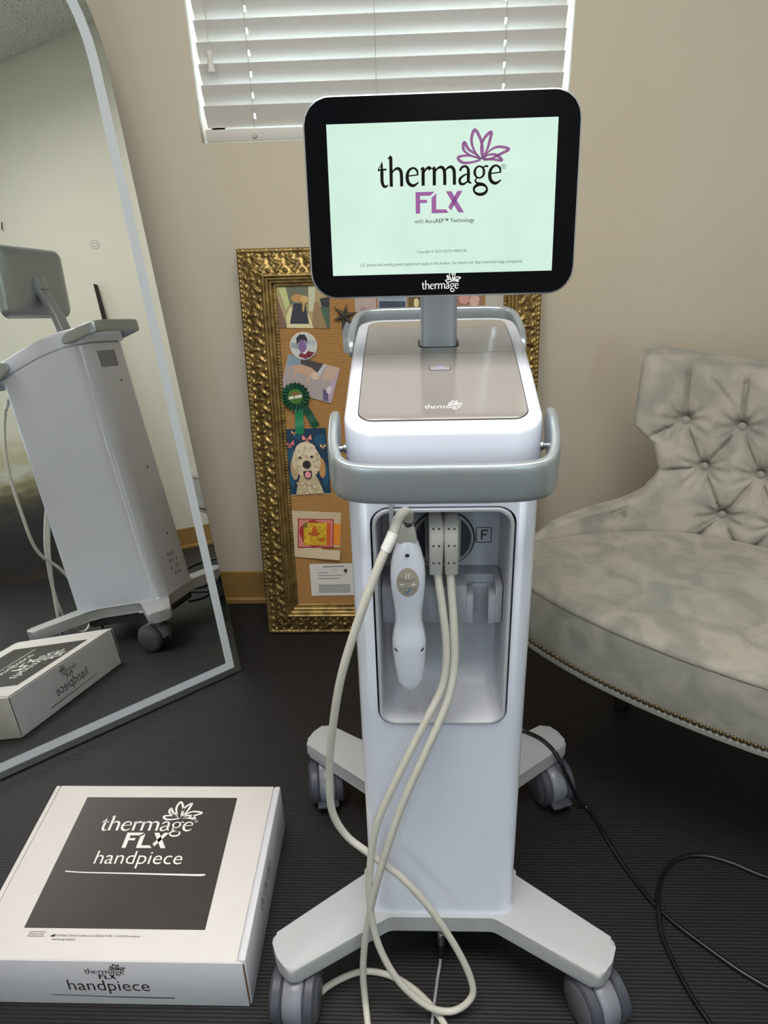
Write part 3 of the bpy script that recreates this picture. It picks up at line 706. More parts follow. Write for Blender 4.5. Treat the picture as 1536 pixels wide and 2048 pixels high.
# prints peeking out behind the console
def small_print(u, v, w, h, label, shapes, rot=0.0):
    t_ = board_thing('photo_print', u, v, label, 'photo', rot); card(t_, w, h, PAPER, nx=2, ny=2); card_print('picture', P2, w, h, shapes, t_)
small_print(.268, .79, .05, .105, 'small pinkish photo print right of the star ornament', [(cm(178, 158, 150), RECT), (cm(152, 132, 130), [(0, 0), (1, 0), (1, .5), (.3, .6)])])
small_print(.322, .80, .068, .09, 'small blue and grey photo print seen above the console back handle', [(cm(150, 158, 170), RECT), (cm(60, 66, 84), [(.05, .1), (.95, .1), (.95, .7), (.05, .72)]), (cm(128, 146, 170), [(.1, .75), (.9, .75), (.9, .82), (.1, .82)])])
small_print(.394, .80, .03, .09, 'narrow dark photo print half hidden by the monitor neck', [(cm(92, 78, 40), RECT), (cm(214, 200, 150), blob(.6, .65, .2, .12))])
small_print(.505, .79, .06, .1, 'pink floral print right of the monitor neck', [(cm(150, 108, 92), RECT), (cm(200, 150, 140), blob(.3, .75, .2, .12, wob=.2)), (cm(206, 168, 156), blob(.7, .7, .2, .15, wob=.2)), (cm(176, 120, 110), blob(.5, .4, .2, .12, wob=.2))])
small_print(.572, .78, .05, .11, 'plain grey card at the right end of the pin board', [(cm(176, 172, 162), RECT)])

# ================================================================== SETTEE
ang = math.radians(30); SO = Vector((.58, .93, 0))
so = empty('settee', SO, 'grey velvet settee with button tufted back and nailhead trim', 'sofa', rot=(0, 0, -ang))
RS = .78                                     # the far side is shortened where it meets the corner
def bs(r, z):
    h = min(max((z - .43) / .35, 0), 1.2); a = max(0, abs(r) - .2)
    return .475 + .30 * (z - .43) - 1.7 * (1 - .75 * h) * a * a
HW = [(.28, .556), (.43, .556), (.451, .532), (.459, .511), (.468, .48), (.475, .447), (.485, .413), (.498, .384), (.523, .366), (.549, .357), (.578, .368), (.604, .380), (.618, .402), (.636, .423), (.70, .431), (.757, .437)]
def hw(z):
    for (a, b), (c, d) in zip(HW, HW[1:]):
        if z <= c: return b + (d - b) * (z - a) / (c - a)
    return HW[-1][1]
BT = []
for zz, off in ((.647, 0.0), (.560, .5), (.468, 0.0)):
    for k in range(-4, 5):
        r_ = (k + off) * .1088
        if abs(r_) < (.34 if zz > .5 else .25): BT.append((r_, zz))
SEG = []
for i, (r1, z1) in enumerate(BT):
    for r2, z2 in BT:
        if 0.04 < z1 - z2 < .11 and abs(r1 - r2) < .07: SEG.append(((r1, z1), (r2, z2)))
    if z1 > .6: SEG.append(((r1, z1), (r1 * 1.06, .80)))
    if z1 < .5: SEG.append(((r1, z1), (r1 + .05, .40))); SEG.append(((r1, z1), (r1 - .05, .40)))
SEG += [((-.326, .647), (-.41, .60)), ((.326, .647), (.41, .60)), ((-.272, .56), (-.37, .545)), ((.272, .56), (.37, .545))]
FOLD = [((-.405, .482), (-.392, .435), .009), ((-.43, .474), (-.405, .44), .0035), ((-.45, .468), (-.425, .438), .0035), ((-.475, .462), (-.45, .436), .003), ((-.30, .74), (-.21, .665), .005), ((-.19, .745), (-.11, .66), .005)]
def segd(p, a, b):
    dx_, dy_ = b[0] - a[0], b[1] - a[1]; t_ = ((p[0] - a[0]) * dx_ + (p[1] - a[1]) * dy_) / (dx_ * dx_ + dy_ * dy_); t_ = min(1, max(0, t_))
    return math.hypot(p[0] - a[0] - dx_ * t_, p[1] - a[1] - dy_ * t_), t_
def tuft(r_, z_):
    d_ = 0.0
    for a, b in BT:
        q = math.hypot(r_ - a, z_ - b)
        if q < .12:
            d_ = max(d_, .026 * math.exp(-(q / .015) ** 2) + .018 * math.exp(-(q / .042) ** 2))
            an = math.atan2(z_ - b, r_ - a); d_ += .0026 * math.exp(-((q - .032) / .02) ** 2) * math.sin(an * 11 + a * 40)
    for a, b in SEG:
        q, t_ = segd((r_, z_), a, b)
        if q < .05: d_ = max(d_, .017 * math.exp(-(q / .0045) ** 2) * (.6 + .4 * abs(2 * t_ - 1)) + .010 * math.exp(-(q / .022) ** 2))
    for a, b, h_ in FOLD:
        q, t_ = segd((r_, z_), a, b)
        if q < .03: d_ += h_ * math.exp(-(q / .0045) ** 2) * math.sin(math.pi * min(1, .15 + t_))
    return d_
def backrest():
    zs = []; z = .30
    while z < .757: zs.append(z); z += .0036
    zs.append(.757); nx = 300; V = []; F = []; nr = len(zs)
    for side in (0, 1):
        for j, z0 in enumerate(zs):
            w = hw(z0)
            for i in range(nx + 1):
                s = 2 * i / nx - 1; r_ = s * w
                z_ = z0 + .022 * (r_ / .43) ** 2 * min(1, max(0, (z0 - .60) / .157)) ** 1.5
                b_ = bs(r_, z_)
                e = max(0, 1 - (1 - abs(s)) * w / .028); e2 = max(0, 1 - (.757 - z0) / .028); ed = min(1, math.hypot(e, e2 if z0 > .6 else 0)); rnd = 1 - math.sqrt(max(0, 1 - ed * ed))
                th = .045 + .05 * min(1, max(0, (.42 - abs(r_)) / .08)) if z0 < .5 else .095
                if side == 0: y = b_ - .018 + tuft(r_, z0) * (1 - ed) + rnd * .03
                else: y = b_ + th - rnd * .03
                V.append((r_ * (RS if r_ > 0 else 1), y, z_))
    q = lambda s, j, i: s * nr * (nx + 1) + j * (nx + 1) + i
    for j in range(nr - 1):
        for i in range(nx):
            F.append((q(0, j, i), q(0, j, i + 1), q(0, j + 1, i + 1), q(0, j + 1, i))); F.append((q(1, j, i), q(1, j + 1, i), q(1, j + 1, i + 1), q(1, j, i + 1)))
        for i in (0, nx): F.append((q(0, j, i), q(0, j + 1, i), q(1, j + 1, i), q(1, j, i)))
    for i in range(nx):
        F.append((q(0, 0, i), q(0, 0, i + 1), q(1, 0, i + 1), q(1, 0, i))); F.append((q(0, nr - 1, i), q(1, nr - 1, i), q(1, nr - 1, i + 1), q(0, nr - 1, i + 1)))
    return mk('backrest', V, F, VELVET, so, ang=75)
backrest()
bme = None
for r_, z_ in BT:
    if bme is None:
        o = lathe('tuft_button', [(0, -.006), (.005, -.0055), (.0085, -.003), (.0095, .001), (.006, .006), (0, .007)], VELVET, so, 16, 'y'); bme = o.data
    else: o = link(bpy.data.objects.new('tuft_button', bme), so)
    o.location = (r_ * (RS if r_ > 0 else 1), bs(r_, z_) - .018 + .034, z_ - .002)
def seat_outline(n=40):
    pts = []
    for i in range(n + 1):
        r_ = -.545 + 1.09 * i / n; pts.append((r_, .30 * r_ * r_ + .42 * r_ ** 4))
    for i in range(1, 8): pts.append((.545 + .012 * math.sin(math.pi * i / 8), .089 + (.27 - .089) * i / 8))
    for i in range(n + 1):
        r_ = .545 - 1.09 * i / n; pts.append((r_, bs(r_, .43) - .015))
    for i in range(1, 8): pts.append((-.545 - .012 * math.sin(math.pi * i / 8), .27 + (.089 - .27) * i / 8))
    return [(x * (RS if x > 0 else 1), y) for x, y in roundpoly(pts, .03, 2)]
SOUT = seat_outline()
def seat_ring(k, z, c=(-.06, .26)): return [(c[0] + (x - c[0]) * k, c[1] + (y - c[1]) * k, z) for x, y in SOUT]
rings = [seat_ring(k, z) for k, z in ((.98, .302), (.992, .304), (1.0, .312), (1.006, .34), (1.006, .385), (1.0, .418), (.995, .4255), (.9925, .4265), (.992, .4285), (.989, .4300), (.982, .4335), (.965, .4362), (.93, .4382), (.85, .4400), (.7, .442), (.5, .4445), (.25, .446), (.02, .4465))]
loft('seat', rings, VELVET, so, ang=50)
PIPE = mat('velvet_piping', (116, 112, 106), .8)
tube('seam_piping', sorted([p for p in seat_ring(.9965, .4262) if p[1] < .2], key=lambda p: p[0]), .0016, PIPE, so, 8, 1, smooth=False)
trim = [seat_ring(k, z) for k, z in ((.99, .296), (1.003, .2965), (1.006, .3), (1.006, .306), (1.0, .3075))]
loft('trim_strip', trim, mat('pale_trim', (150, 152, 142), .6), so)
NAIL = mat('antique_brass_nail', (96, 82, 58), .32, metal=.85); nme = None
pts = [Vector(p) for p in seat_ring(1.0045, .314)]
front = [p for p in pts if p.y < .26 - .05]; front = sorted(front, key=lambda p: p.x)
L = [0]
for a, b in zip(front, front[1:]): L.append(L[-1] + (b - a).length)
s = .01; i = 0
while s < L[-1] - .01:
    while L[i + 1] < s: i += 1
    p = front[i].lerp(front[i + 1], (s - L[i]) / max(1e-6, L[i + 1] - L[i])); d_ = (front[i + 1] - front[i]).normalized()
    if nme is None:
        o = lathe('nailhead', [(0.0049, 0.0), (.0045, -.0016), (.0028, -.003), (0, -.0035)], NAIL, so, 10, 'y'); nme = o.data
    else: o = link(bpy.data.objects.new('nailhead', nme), so)
    o.location = p; o.rotation_euler = (0, 0, math.atan2(d_.y, d_.x))
    s += .0107
LEGW = mat('dark_stained_leg', (34, 26, 22), .4)
for x, y in ((-.34, .36), (.26, .36), (-.30, .50), (.22, .50)):
    loft('leg', [[(x + a * k, y + b * k, z) for a, b in rrect(.022, .022, .004, 2)] for k, z in ((.6, 0), (1, .28), (1, .31))], LEGW, so)

# ================================================================== PRODUCT BOX
BXo = Vector((-.2677 - .4335, .7167, 0)); BW, BD, BH = .4335, .3449, .1084
bx = empty('product_box', BXo, 'white cardboard box with a black printed lid lying on the floor', 'box')
bm = bmesh.new(); add_box(bm, (.003, .002, 0), (BW - .003, BD, BH - .004), .0012, 1); bmobj('tray_body', bm, CARDF, bx)
prism('lid_panel', [(.0105, .0006), (BW - .0125, .0006), (BW - .0125, BD - .001), (.0105, BD - .001)], BH - .0042, BH, CARDW, bx, .0012, seg=2)
box('front_flap', (.0015, -.0006, .0015), (BW - .004, .0024, BH - .001), CARDF, bx, .001)
for x0, x1 in ((-.0, .0085), (BW - .0105, BW - .0)):
    box('side_rim', (x0, .004, .001), (x1, BD, BH - .0008), CARDW if x0 <= 0 else CARDF, bx, .002)
box('torn_corner', (BW - .006, -.0002, .006), (BW - .0028, .004, BH - .006), KRAFT, bx)
PT = Plane((0, 0, BH), (1, 0, 0), (0, 1, 0), .0003)
put('black_print', poly((.072, .0515), (.361, .0515), (.357, .3155), (.072, .3155)), PT, PRINTK, bx)
def logo(pl, parent, x0, x1, y, m, flxm=None, d=.0002, flxbox=None, reg=True, vs_=.86):
    w = x1 - x0
    put('wordmark', WM, pl, m, parent, w, w * vs_, x0, y, d)
    put('flower_mark', LOT, pl, m if flxm is None else flxm, parent, w, w * vs_, x0, y, d)
    if reg: put('registered_mark', regmark(), pl, m, parent, .017 * w, None, x1 + .022 * w, y + .125 * w, d)
    if flxbox: a, b, yy = flxbox; put('model_letters', flx(), pl, m if flxm is None else flxm, parent, (b - a) / 2.28, (b - a) / 2.28 * .95, a, yy, d)
logo(PT, bx, .122, .290, .2395, INKW, flxbox=(.176, .254, .2025))
text('handpiece_text', 'handpiece', PT, INKW, bx, .138, .290, .1700, .0002, 1.0, -.004)
put('brush_line', ribbon([(.096, .1545), (.13, .1525), (.2, .1515), (.28, .150), (.33, .1495), (.336, .1515)], [.0022, .002, .0025, .0032, .004, .002]), PT, INKW, bx, d=.0002)
put('made_in_frame', merge([ribbon([(.0845, .0375), (.1095, .0375), (.1095, .045), (.0845, .045), (.0845, .0375)], [.0007] * 5, smooth=False)]), PT, INKB, bx, d=.0002)
text('made_in_text', 'MADE IN USA', PT, INKB, bx, .0862, .108, .0396, .0002, 1.2)
put('maker_symbol', poly((.1205, .0372), (.1275, .0372), (.1275, .0425), (.1255, .0405), (.1255, .0415), (.123, .0395), (.123, .0405), (.1205, .0385)), PT, INKB, bx, d=.0002)
text('address_text', 'Solta Medical, 11720 North Creek Pkwy N., Suite 100, Bothell, WA 98011, +1 510-259-5299, www.solta.com', PT, INKB, bx, .1295, .262, .0378, .0002, 1.7)
text('web_text', 'www.thermage.com/patents', PT, INKB, bx, .125, .162, .0315, .0002, 1.6)
PFb = Plane((0, -.0006, 0), (1, 0, 0), (0, 0, 1), .0003)
logo(PFb, bx, .184, .2455, .0785, INKB, flxbox=(.204, .231, .0655))
text('handpiece_text', 'handpiece', PFb, INKB, bx, .151, .279, .037, .0001, 1.15, -.004)
put('brush_line', ribbon([(.118, .0245), (.18, .0225), (.25, .0205), (.314, .020)], [.0012, .0014, .002, .0022]), PFb, INKB, bx, d=.0001)
PBk = Plane((BW, BD, 0), (-1, 0, 0), (0, 0, 1), .0003)
logo(PBk, bx, .185, .2465, .0745, INKB, flxbox=(.205, .232, .0615))
text('handpiece_text', 'handpiece', PBk, INKB, bx, .151, .281, .033, .0001, 1.15, -.004)
put('brush_line', ribbon([(.118, .0205), (.18, .0185), (.25, .0175), (.314, .017)], [.0012, .0014, .002, .0022]), PBk, INKB, bx, d=.0001)
PRt = Plane((BW, 0, 0), (0, 1, 0), (0, 0, 1), .0003)
for k in range(3): put('side_symbol', merge([ribbon([(.12 + k * .03, .06), (.14 + k * .03, .06), (.14 + k * .03, .085), (.12 + k * .03, .085), (.12 + k * .03, .06)], [.002] * 5, smooth=False), ribbon([(.13 + k * .03, .064), (.13 + k * .03, .08)], [.004] * 2, smooth=False)]), PRt, INKB, bx)

# ================================================================== TREATMENT CONSOLE
DX, DY = .0285, .957
dv = empty('treatment_console', (DX, DY, 0), 'white treatment console on casters with a lit monitor', 'medical device')
# --- base
q = [(.081, -.172), (.2245, -.2635), (.247, -.239), (.2615, -.2065), (.113, -.086)]
outl = q + [(x, -y) for x, y in q[::-1]]; outl = outl + [(-x, y) for x, y in outl[::-1]]
base = prism('base', roundpoly(outl, [.03, .014, .02, .014, .03] + [.03, .014, .02, .014, .03][::-1] + [.03, .014, .02, .014, .03] + [.03, .014, .02, .014, .03][::-1], 5), .089, .121, BASEG, dv, .006)
prism('under_pan', rrect(.10, .15, .03), .06, .0895, mat('under_pan_dark', (70, 72, 78), .5), dv, .004)
# --- column with a cut-out for the handpiece tray
def zt(y):
    P_ = [(-.172, .924), (-.15, .931), (-.1, .942), (-.05, .953), (0, .962), (.05, .968), (.1, .971), (.175, .969)]
    for (a, b), (c, d) in zip(P_, P_[1:]):
        if y <= c: return b + (d - b) * (y - a) / (c - a)
    return P_[-1][1]
def symside(h, y0, y1, rf, rb, n=7, rows=22):
    R = [(h - rf + rf * math.sin(math.pi / 2 * k / n), y0 + rf - rf * math.cos(math.pi / 2 * k / n)) for k in range(n + 1)] if rf else [(h, y0)]
    a = R[-1][1]; b = y1 - rb
    R += [(h, a + (b - a) * k / rows) for k in range(1, rows)]
    R += [(h - rb + rb * math.cos(math.pi / 2 * k / n), y1 - rb + rb * math.sin(math.pi / 2 * k / n)) for k in range(n + 1)] if rb else [(h, y1)]
    return R
def symring(h, y0, y1, rf, rb, zf, rows=22):
    R = symside(h, y0, y1, rf, rb, rows=rows); return [(x, y, zf(y)) for x, y in R] + [(-x, y, zf(y)) for x, y in R[::-1]]
def symloft(name, rings, m, parent, top=True, bottom=True, ang=38):
    n = len(rings[0]); h = n // 2; V = [p for r in rings for p in r]; F = []
    for i in range(len(rings) - 1):
        for j in range(n): F.append((i * n + j, i * n + (j + 1) % n, (i + 1) * n + (j + 1) % n, (i + 1) * n + j))
    for on, o in ((bottom, 0), (top, (len(rings) - 1) * n)):
        if on:
            for i in range(h - 1): F.append((o + i, o + i + 1, o + n - 2 - i, o + n - 1 - i))
    return mk(name, V, F, m, parent, ang=ang)
CH, CF, CB = .1107, -.162, .165
col = symloft('column', [symring(h, CF - e, CB + e, .022, .05, z) for h, e, z in ((CH + .003, .003, lambda y: .1205), (CH + .0005, .0005, lambda y: .128), (CH, 0, lambda y: .5), (CH, 0, lambda y: zt(y) - .052), (CH - .004, -.004, lambda y: zt(y) - .0475))], WHITE, dv)
RZ0, RZ1, RHW = .503, .8265, .0842
cut = prism('cutter', rrect(RHW + .0012, (RZ1 - RZ0) / 2 + .0012, .0232, 8, 0, (RZ0 + RZ1) / 2), .07, .25, WHITE, dv, f=lambda x, y, z: (x, -z, y))
md = col.modifiers.new('cut', 'BOOLEAN'); md.operation = 'DIFFERENCE'; md.object = cut; md.solver = 'EXACT'
bpy.context.view_layer.update(); dg = bpy.context.evaluated_depsgraph_get()
nm = bpy.data.meshes.new_from_object(col.evaluated_get(dg)); col.modifiers.clear(); old = col.data; col.data = nm; bpy.data.meshes.remove(old); nm.name = 'column'
cm_ = cut.data; bpy.data.objects.remove(cut); bpy.data.meshes.remove(cm_)
nm.set_sharp_from_angle(angle=math.radians(38))
# --- tray in the column
def tr(hx, zl, zh, r, y): return [(x, y, z) for x, z in rrect(hx, (zh - zl) / 2, r, 8, 0, (zl + zh) / 2)]
rings = [tr(RHW - .0012, RZ0 + .0012, RZ1 - .0012, .022, -.150), tr(RHW - .0012, RZ0 + .0012, RZ1 - .0012, .022, -.1635), tr(RHW - .002, RZ0 + .002, RZ1 - .002, .0215, -.1645), tr(RHW - .005, RZ0 + .0045, RZ1 - .0048, .019, -.1642), tr(RHW - .0062, RZ0 + .0055, RZ1 - .006, .018, -.162),
         tr(RHW - .0068, RZ0 + .008, RZ1 - .0065, .018, -.150), tr(RHW - .0075, RZ0 + .0125, RZ1 - .007, .018, -.130), tr(RHW - .008, RZ0 + .021, RZ1 - .0075, .018, -.108), tr(RHW - .0085, RZ0 + .033, RZ1 - .008, .018, -.092), tr(RHW - .010, RZ0 + .046, RZ1 - .009, .018, -.086), tr(RHW - .014, RZ0 + .055, RZ1 - .012, .016, -.0845)]
tray = loft('tray_liner', rings, TRAYL, dv, cap0=False, cap1=True, ang=50)
# shelf with two open slots
bm = bmesh.new(); hx = RHW - .0078
def sb(x0, x1, y0, y1, z0, z1, bev=.0012): add_box(bm, (x0, y0, z0), (x1, y1, z1), bev, 2)
ed = -hx
for c in (-.042, .049):
    sb(ed, c - .0175, -.138, -.083, .648, .704, .003); sb(c - .0185, c - .0095, -.138, -.083, .648, .690); sb(c + .0095, c + .0185, -.138, -.083, .648, .690)
    sb(c - .0185, c + .0185, -.108, -.083, .648, .7035); sb(c - .0105, c + .0105, -.112, -.083, .648, .692)
    ed = c + .0175
sb(ed, hx, -.138, -.083, .648, .704, .003)
bmobj('holder_shelf', bm, TRAY, tray, ang=35)
# port
fy = lambda yy: (lambda p: (p[0] + .0025, yy + p[1], p[2] + .744))
lathe('port_ring', [(.0375, 0), (.0395, -.0005), (.0395, -.003), (.0375, -.004), (.0360, -.003), (.0360, 0)], TRAY, tray, 48, 'y', fy(-.0845))
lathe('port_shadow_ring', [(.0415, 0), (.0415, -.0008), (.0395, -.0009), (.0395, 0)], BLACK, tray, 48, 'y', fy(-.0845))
lathe('port_disc', [(0, -.0018), (.0362, -.0018), (.0362, 0)], PORTD, tray, 48, 'y', fy(-.0845))
for s in (-1, 1):
    box('port_rib', (.0025 + s * .0205 - .0025, -.0895, .715), (.0025 + s * .0205 + .0025, -.0845, .773), TRAY, tray, .001)
PTr = Plane((0, -.0845, 0), (1, 0, 0), (0, 0, 1), .0004)
put('type_symbol', merge([ribbon([(.0455, .7375), (.0645, .7375), (.0645, .759), (.0455, .759), (.0455, .7375)], [.0014] * 5, smooth=False), ribbon([(.0525, .7415), (.0525, .7555)], [.002] * 2, smooth=False), ribbon([(.0525, .7548), (.0605, .7548)], [.002] * 2, smooth=False), ribbon([(.0525, .7487), (.0592, .7487)], [.002] * 2, smooth=False)]), PTr, INKB, dv)
0 and put('type_symbol_ground', poly((.046, .738), (.064, .738), (.064, .7585), (.046, .7585)), PTr, mat('pale_label', (196, 198, 198), .5), dv, d=-.0002)
put('hand_symbol', merge([ribbon([(-.0345, .790), (-.0275, .790)], [.004] * 2, smooth=False), ribbon([(-.0325, .79), (-.0325, .798)], [.0015] * 2, smooth=False)]), PTr, INKW, dv)
# --- cap
rows = 30
symloft('cap', [symring(h, -.172 + e, .172 - e, .034 - e, .04 - e, (lambda k: (lambda y: zt(y) - k))(dz), rows) for h, e, dz in ((.1085, .0025, .0475), (.111, 0, .045), (.111, 0, .006), (.1098, .0012, .0025), (.107, .004, .0004), (.1045, .0065, 0))], WHITE, dv, ang=45)
zoff = lambda k: (lambda y: zt(y) + k)
symloft('panel_gap', [symring(.0952, -.1548, .1495, .018, .022, zoff(k), rows) for k in (-.002, .0004)], BLACK, dv)
symloft('front_panel', [symring(.0942, -.1538, .0005, .017, 0, zoff(k), rows) for k in (-.002, .0012)], TAUPE, dv)
symloft('rear_panel', [symring(.0942, .0013, .1485, 0, .021, zoff(k), rows) for k in (-.002, .0012)], TAUPE, dv)
ycurve = Plane((0, 0, 0), (1, 0, 0), (0, 1, 0), 0)
class TopPlane:
    def __call__(s, a, b, d=0.0): return Vector((a, b, zt(b) + .0016 + d))
TPN = TopPlane()
logo(TPN, dv, -.020, .0205, -.1335, INKW, reg=True)
bo = roundpoly([(-.0125, -.0465), (.0125, -.0465), (.0125, -.0365), (-.0125, -.0365)], .005, 5)
prism('power_button', bo, .0005, .0019, mat('button_taupe', (160, 156, 156), .2), dv, .0006, f=lambda x, y, z: (x, y, zt(y) + z))
prism('power_button_gap', roundpoly([(-.0133, -.0473), (.0133, -.0473), (.0133, -.0357), (-.0133, -.0357)], .0056, 5), .0002, .0014, BLACK, dv, f=lambda x, y, z: (x, y, zt(y) + z))
PBL = mat('power_led', (120, 160, 255), .4, emit=1.2)
put('power_symbol', merge([ribbon(ell(0, -.0415, .0021, .0021, 120, 420, 14), [.0006] * 15), ribbon([(0, -.0410), (0, -.0385)], [.0006] * 2, smooth=False)]), TPN, PBL, dv, d=.0006)
# --- handles
def handle(name, half, thick, height, shrink=5):
    full = [(-x, y, z, t) for x, y, z, t in half[::-1]][:-1] + half
    P_ = crom([p[:3] for p in full], 5); N = len(full) - 1
    rings = []
    sup = [(math.copysign(abs(math.cos(a)) ** .42, math.cos(a)), math.copysign(abs(math.sin(a)) ** .42, math.sin(a))) for a in [2 * math.pi * k / 24 for k in range(24)]]
    for i, p in enumerate(P_):
        t_ = (P_[min(i + 1, len(P_) - 1)] - P_[max(i - 1, 0)]); T_ = t_.normalized(); k = min(i // 5, N - 1); fr = i / 5 - k
        tilt = full[k][3] + (full[min(k + 1, N)][3] - full[k][3]) * fr
        side = Vector((T_.y, -T_.x, 0)).normalized(); upv = side.cross(T_).normalized()
        if upv.z < 0: upv = -upv
        e = min(i, len(P_) - 1 - i); sc = math.sqrt(max(0.02, 1 - max(0, 1 - e / shrink) ** 2))
        rings.append([p + side * a * thick / 2 * (.35 + .65 * sc) + upv * b * height / 2 * sc for a, b in sup])
    return loft(name, rings, SILVER, dv, ang=50)
handle('front_handle', [(0, -.209, .878, 0), (.05, -.209, .878, 0), (.090, -.207, .879, 0), (.1115, -.198, .882, 0), (.1208, -.174, .891, 0), (.1228, -.14, .905, 0), (.1228, -.105, .918, 0)], .012, .045)
handle('rear_handle', [(0, .226, .957, 0), (.05, .226, .957, 0), (.088, .224, .957, 0), (.108, .214, .956, 0), (.1165, .19, .954, 0), (.1195, .15, .948, 0), (.120, .10, .940, 0)], .012, .034)
for s in (-1, 1):
    lathe('handle_pin', [(.003, .108), (.0058, .1085), (.0058, .1125), (.004, .1135), (.004, .119)], CHROME, dv, 18, 'x', lambda p, s=s: (s * p[0], p[1] - .142, p[2] + .893))
    lathe('handle_pin', [(.003, .108), (.0058, .1085), (.0058, .1125), (.004, .1135), (.004, .119)], CHROME, dv, 18, 'x', lambda p, s=s: (s * p[0], p[1] + .125, p[2] + .943))
# --- neck and monitor
nk = []
for y, z, hx, hy in ((.034, .945, .0236, .012), (.033, .985, .0234, .012), (.026, 1.03, .0228, .0115), (.012, 1.075, .0225, .011), (-.002, 1.115, .022, .010), (-.008, 1.145, .022, .008)):
    nk.append([(a, y + b, z + b * .2) for a, b in rrect(hx, hy, .006, 4)])
loft('neck', nk, NECKM, dv, ang=40)
prism('neck_socket', rrect(.0262, .0145, .007, 5, 0, .034), .0003, .0015, BLACK, dv, f=lambda x, y, z: (x, y, zt(y) + z))
SC = Vector((.001, -.0395, 1.148)); TL = math.radians(7); se = Vector((0, math.sin(TL), math.cos(TL))); sn = Vector((0, -math.cos(TL), math.sin(TL)))
SP = lambda u, v, d=0.0: SC + Vector((1, 0, 0)) * u + se * v + sn * d
SHW, SHH = .1502, .1053
def srect(ins, d, bul=.0015):
    out = []
    for x, y in rrect(SHW - ins, SHH - ins, max(.004, .030 - ins), 9):
        out.append(SP(x, y, d))
    return out
mon = loft('monitor', [srect(.045, -.034), srect(.03, -.0335), srect(.012, -.029), srect(.003, -.021), srect(.0, -.012), srect(.0, -.003), srect(.0006, -.0008), srect(.002, 0.0)], SILVER, dv, ang=40)
prism('bezel', rrect(SHW - .0022, SHH - .0022, .028, 9), -.001, .0016, BLACKG, mon, .001, f=lambda x, y, z: SP(x, y, z))
DISP = mat('display_glow', (216, 245, 229), .25, emit=SCREEN)
def disp_mat():
    m = bpy.data.materials.new('display_field'); m.use_nodes = True; nt = m.node_tree; b = nt.nodes['Principled BSDF']
    b.inputs['Base Color'].default_value = (.02, .02, .02, 1); b.inputs['Roughness'].default_value = .15
    tc = nt.nodes.new('ShaderNodeTexCoord'); n = nt.nodes.new('ShaderNodeTexNoise'); n.inputs['Scale'].default_value = 9; n.inputs['Detail'].default_value = 2
    nt.links.new(tc.outputs['Object'], n.inputs['Vector']); r = nt.nodes.new('ShaderNodeValToRGB')
    r.color_ramp.elements[0].position = .3; r.color_ramp.elements[0].color = srgb(208, 240, 224); r.color_ramp.elements[1].position = .7; r.color_ramp.elements[1].color = srgb(226, 251, 238)
    nt.links.new(n.outputs['Fac'], r.inputs['Fac']); nt.links.new(r.outputs['Color'], b.inputs['Emission Color']); b.inputs['Emission Strength'].default_value = SCREEN
    return m
class ScreenPlane:
    def __init__(s, off): s.off = off
    def __call__(s, a, b, d=0.0): return SP(a, b, s.off + d)
PS = ScreenPlane(.0019)
def ink(name, col, e=.5):
    return mat(name, col, .5, emit=e)
put('display', poly((-.1240, -.0795), (.1245, -.0795), (.1245, .0768), (-.1240, .0768)), PS, disp_mat(), mon)
PURP = mat('purple_pixels', (112, 66, 112), .5, emit=.35); PURP2 = mat('violet_pixels', (122, 68, 126), .5, emit=.35); DARKP = mat('dark_pixels', (12, 9, 13), .6, spec=.1); GREYP = mat('grey_pixels', (60, 68, 66), .5, emit=.2)
w0, w1, wy = -.0695, .0655, .0130
put('wordmark', WM, PS, DARKP, mon, w1 - w0, None, w0, wy, .0003)
put('flower_mark', LOT, PS, PURP, mon, w1 - w0, (w1 - w0) * .85, w0, wy + .002, .0003)
put('registered_mark', regmark(), PS, DARKP, mon, .0024, None, .0675, .0300, .0003)
put('model_letters', flx(), PS, PURP2, mon, .0535 / 2.28, .0222, -.0285, -.0155, .0003)
text('tagline', 'with', PS, GREYP, mon, -.0300, -.0200, -.0255, .0003, 1.1)
text('tagline', 'AccuREP™ Technology', PS, DARKP, mon, -.0183, .0365, -.0255, .0003, 1.05, .004)
text('copyright_line', 'Copyright © 2022 SOLTA MEDICAL', PS, GREYP, mon, -.0275, .029, -.0570, .0003, 1.1)
text('patent_line', 'U.S. patents and pending patent applications apply to this product. For details visit: http://www.thermage.com/patents', PS, GREYP, mon, -.092, .091, -.0700, .0003, 1.25)
PSB = ScreenPlane(.0018)
put('bezel_wordmark', WM, PSB, INKW, mon, .042, None, -.0225, -.0965, .0001)
put('bezel_flower', LOT, PSB, INKW, mon, .042, None, -.0225, -.0965, .0001)
box('monitor_bracket', (-.02, -.006, 1.118), (.02, .012, 1.158), SILVER, mon, .004)
# --- rear face: vent slots, screws, connector marks
for i in range(14):
    box('vent_slot', (-.06 + i * .0065, CB - .0005, .845), (-.0575 + i * .0065, CB + .0008, .895), DGREY, dv)
PRr = Plane((0, CB, 0), (-1, 0, 0), (0, 0, 1), .0006)
for z in (.80, .52, .30): lathe('screw', [(0, .0008), (.004, .0006), (.0042, -.0005)], DGREY, dv, 14, 'y', lambda p, z=z: (p[0] + .02, p[1] + CB, p[2] + z))
put('connector_print', merge([ribbon([(-.03 + i * .014, .24 - j * .022), (-.03 + i * .014, .228 - j * .022)], [.004] * 2, smooth=False) for i in range(4) for j in range(4) if (i * 3 + j) % 4]), PRr, INKB, dv)
